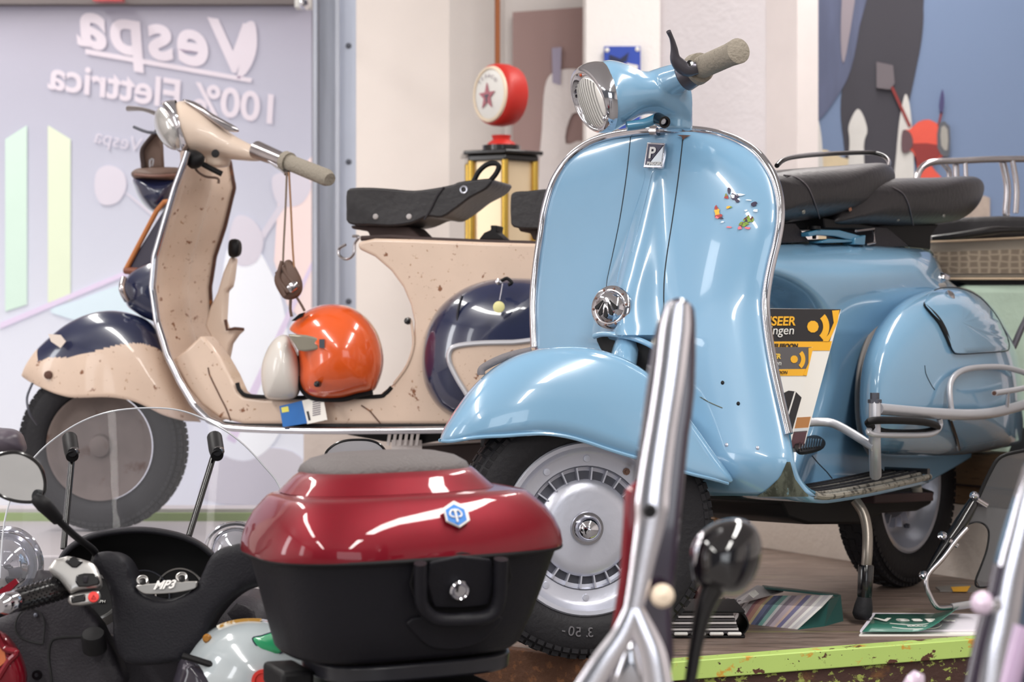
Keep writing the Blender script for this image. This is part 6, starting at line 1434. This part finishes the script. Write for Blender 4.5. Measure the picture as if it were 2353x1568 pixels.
MB().tube(NS.pts([(1560, 695), (1552, 760), (1540, 860), (1525, 960), (1510, 1060), (1500, 1140), (1495, 1200), (1478, 1290), (1465, 1360), (1452, 1420)], .012), lambda t: interp([(0, .0105), (.1, .0145), (.35, .014), (.6, .0165), (.8, .0115), (1, .009)], t), 18, n=4, sx=.35).build('chrome_trim', chrome_b, ns)
MB().tube(NS.pts([(1456, 1400), (1430, 1460), (1390, 1520), (1340, 1600)], .012), [.009, .011, .013, .014], 14, n=4, sx=.4).build('chrome_branch', chrome_b, ns)
MB().tube(NS.pts([(1458, 1400), (1478, 1450), (1500, 1510), (1515, 1600)], .012), [.009, .012, .014, .015], 14, n=4, sx=.4).build('chrome_branch', chrome_b, ns)
MB().puff(NS, [(1430, 1480), (1452, 1460), (1475, 1500), (1490, 1600), (1400, 1600)], .004, .012, n=4, smooth=4).build('chrome_gusset', chrome, ns)
MB().lathe(NS.at(1493, 1175, .02), (0, -1, 0), [(.0, .006), (.005, .006), (.007, 0)], 14).build('trim_bolt', blackm, ns)
MB().lathe(NS.at(1522, 1370, .012), (0, -1, .2), [(.0, .01), (.009, .007), (.012, 0)], 18).build('lamp_stud', mat('bone_plastic', (226, 208, 186), .3), ns)
MB().tube([NS.at(1450, 1720, -.08), V((P(1480, 0, 1.95).x, 2.0, .3)), V((P(1480, 0, 1.95).x, 2.0, .0))], .05, 16).build('front_column', purp, ns)
# black mirror head
BM = PL(P(1668, 1280, 2.0), (0, -1, .1))
bm_ = thing('round_mirror', 'out of focus glossy black mirror head on a thin stem in the near foreground', 'mirror', P(1610, 1568, 2.0))
hdm = MB().puff(BM, [(1588, 1270), (1600, 1235), (1635, 1205), (1680, 1192), (1720, 1200), (1745, 1230), (1750, 1275), (1735, 1325), (1705, 1360), (1670, 1365), (1630, 1350), (1600, 1345), (1590, 1310)], 0, .035, .02, n=8).build('mirror_head', mat('piano_black', (16, 14, 18), .08, coat=1), bm_)
MB().puff(BM, [(1590, 1300), (1588, 1262), (1602, 1232), (1615, 1222), (1622, 1240), (1608, 1262), (1604, 1300)], .012, .012, n=4).build('chrome_edge', chrome_b, hdm)
MB().tube([P(1640, 1345, 2.0), P(1618, 1400, 2.0), P(1600, 1480, 2.0), P(1586, 1568, 2.0), P(1576, 1640, 2.0)], [.014, .010, .007, .006, .006], 12, n=4).build('mirror_stem', black, bm_)
MB().tube([P(1576, 1640, 2.0), V((P(1480, 0, 1.95).x+.03, 2.0, .3)), V((P(1480, 0, 1.95).x+.03, 2.03, .0))], .012, 10).build('handlebar_mount', black, bm_)
# right-hand blurred shield
RS = PL(P(2300, 1350, 1.85), (0, -1, 0))
rs_ = thing('motor_scooter', 'plum coloured scooter front at the lower right edge with bright chrome edge', 'scooter', (P(2320, 0, 1.85).x, 1.88, 0))
MB().prism(RS.pts([(2372, 1060), (2353, 1120), (2320, 1220), (2290, 1330), (2262, 1440), (2240, 1530), (2225, 1620), (2480, 1620), (2480, 1060)], -.02), (0, .03, 0)).build('leg_shield', mat('slate_paint', (70, 84, 104), .2, coat=1), rs_, bevel=.006, seg=3)
MB().tube(RS.pts([(2380, 1090), (2362, 1150), (2345, 1230), (2322, 1330), (2305, 1430), (2290, 1500), (2278, 1600)], .012), lambda t: interp([(0, .008), (.4, .013), (1, .017)], t), 18, n=4, sx=.35).build('chrome_trim', chrome_b, rs_)
MB().tube(RS.pts([(2300, 1300), (2285, 1370), (2262, 1450), (2242, 1540), (2230, 1600)], .008), .008, 12, n=4).build('dark_bead', purp, rs_)
MB().tube(RS.pts([(2353, 1440), (2330, 1520), (2310, 1600)], .012), .011, 12, n=4).build('lilac_trim', mat('lilac_gloss', (190, 165, 195), .2, coat=1), rs_)
for (x, y, r, m) in ((2258, 1387, .011, mat('pearl_stud', (215, 195, 215), .2, coat=1)), (2284, 1391, .008, chrome)): MB().lathe(RS.at(x, y, .02), (0, -1, .1), [(.0, r*.9), (r*.7, r*.6), (r, 0)], 18).build('bolt', m, rs_)
MB().tube([RS.at(2400, 1560, 0), V((P(2400, 0, 1.85).x, 1.9, .3)), V((P(2400, 0, 1.85).x, 1.9, .0))], .05, 16).build('front_column', purp, rs_)
ct = MB().tube([P(2092, 1590, 2.2), P(2104, 1565, 2.2), P(2112, 1546, 2.2)], [.012, .011, .006], 12, n=3).build('mirror_tip', mat('pearl_stud', (215, 195, 215), .2, coat=1), None)
tag(ct, 'small pearly lever tip poking up at the bottom edge below the lime platform edge', 'lever')
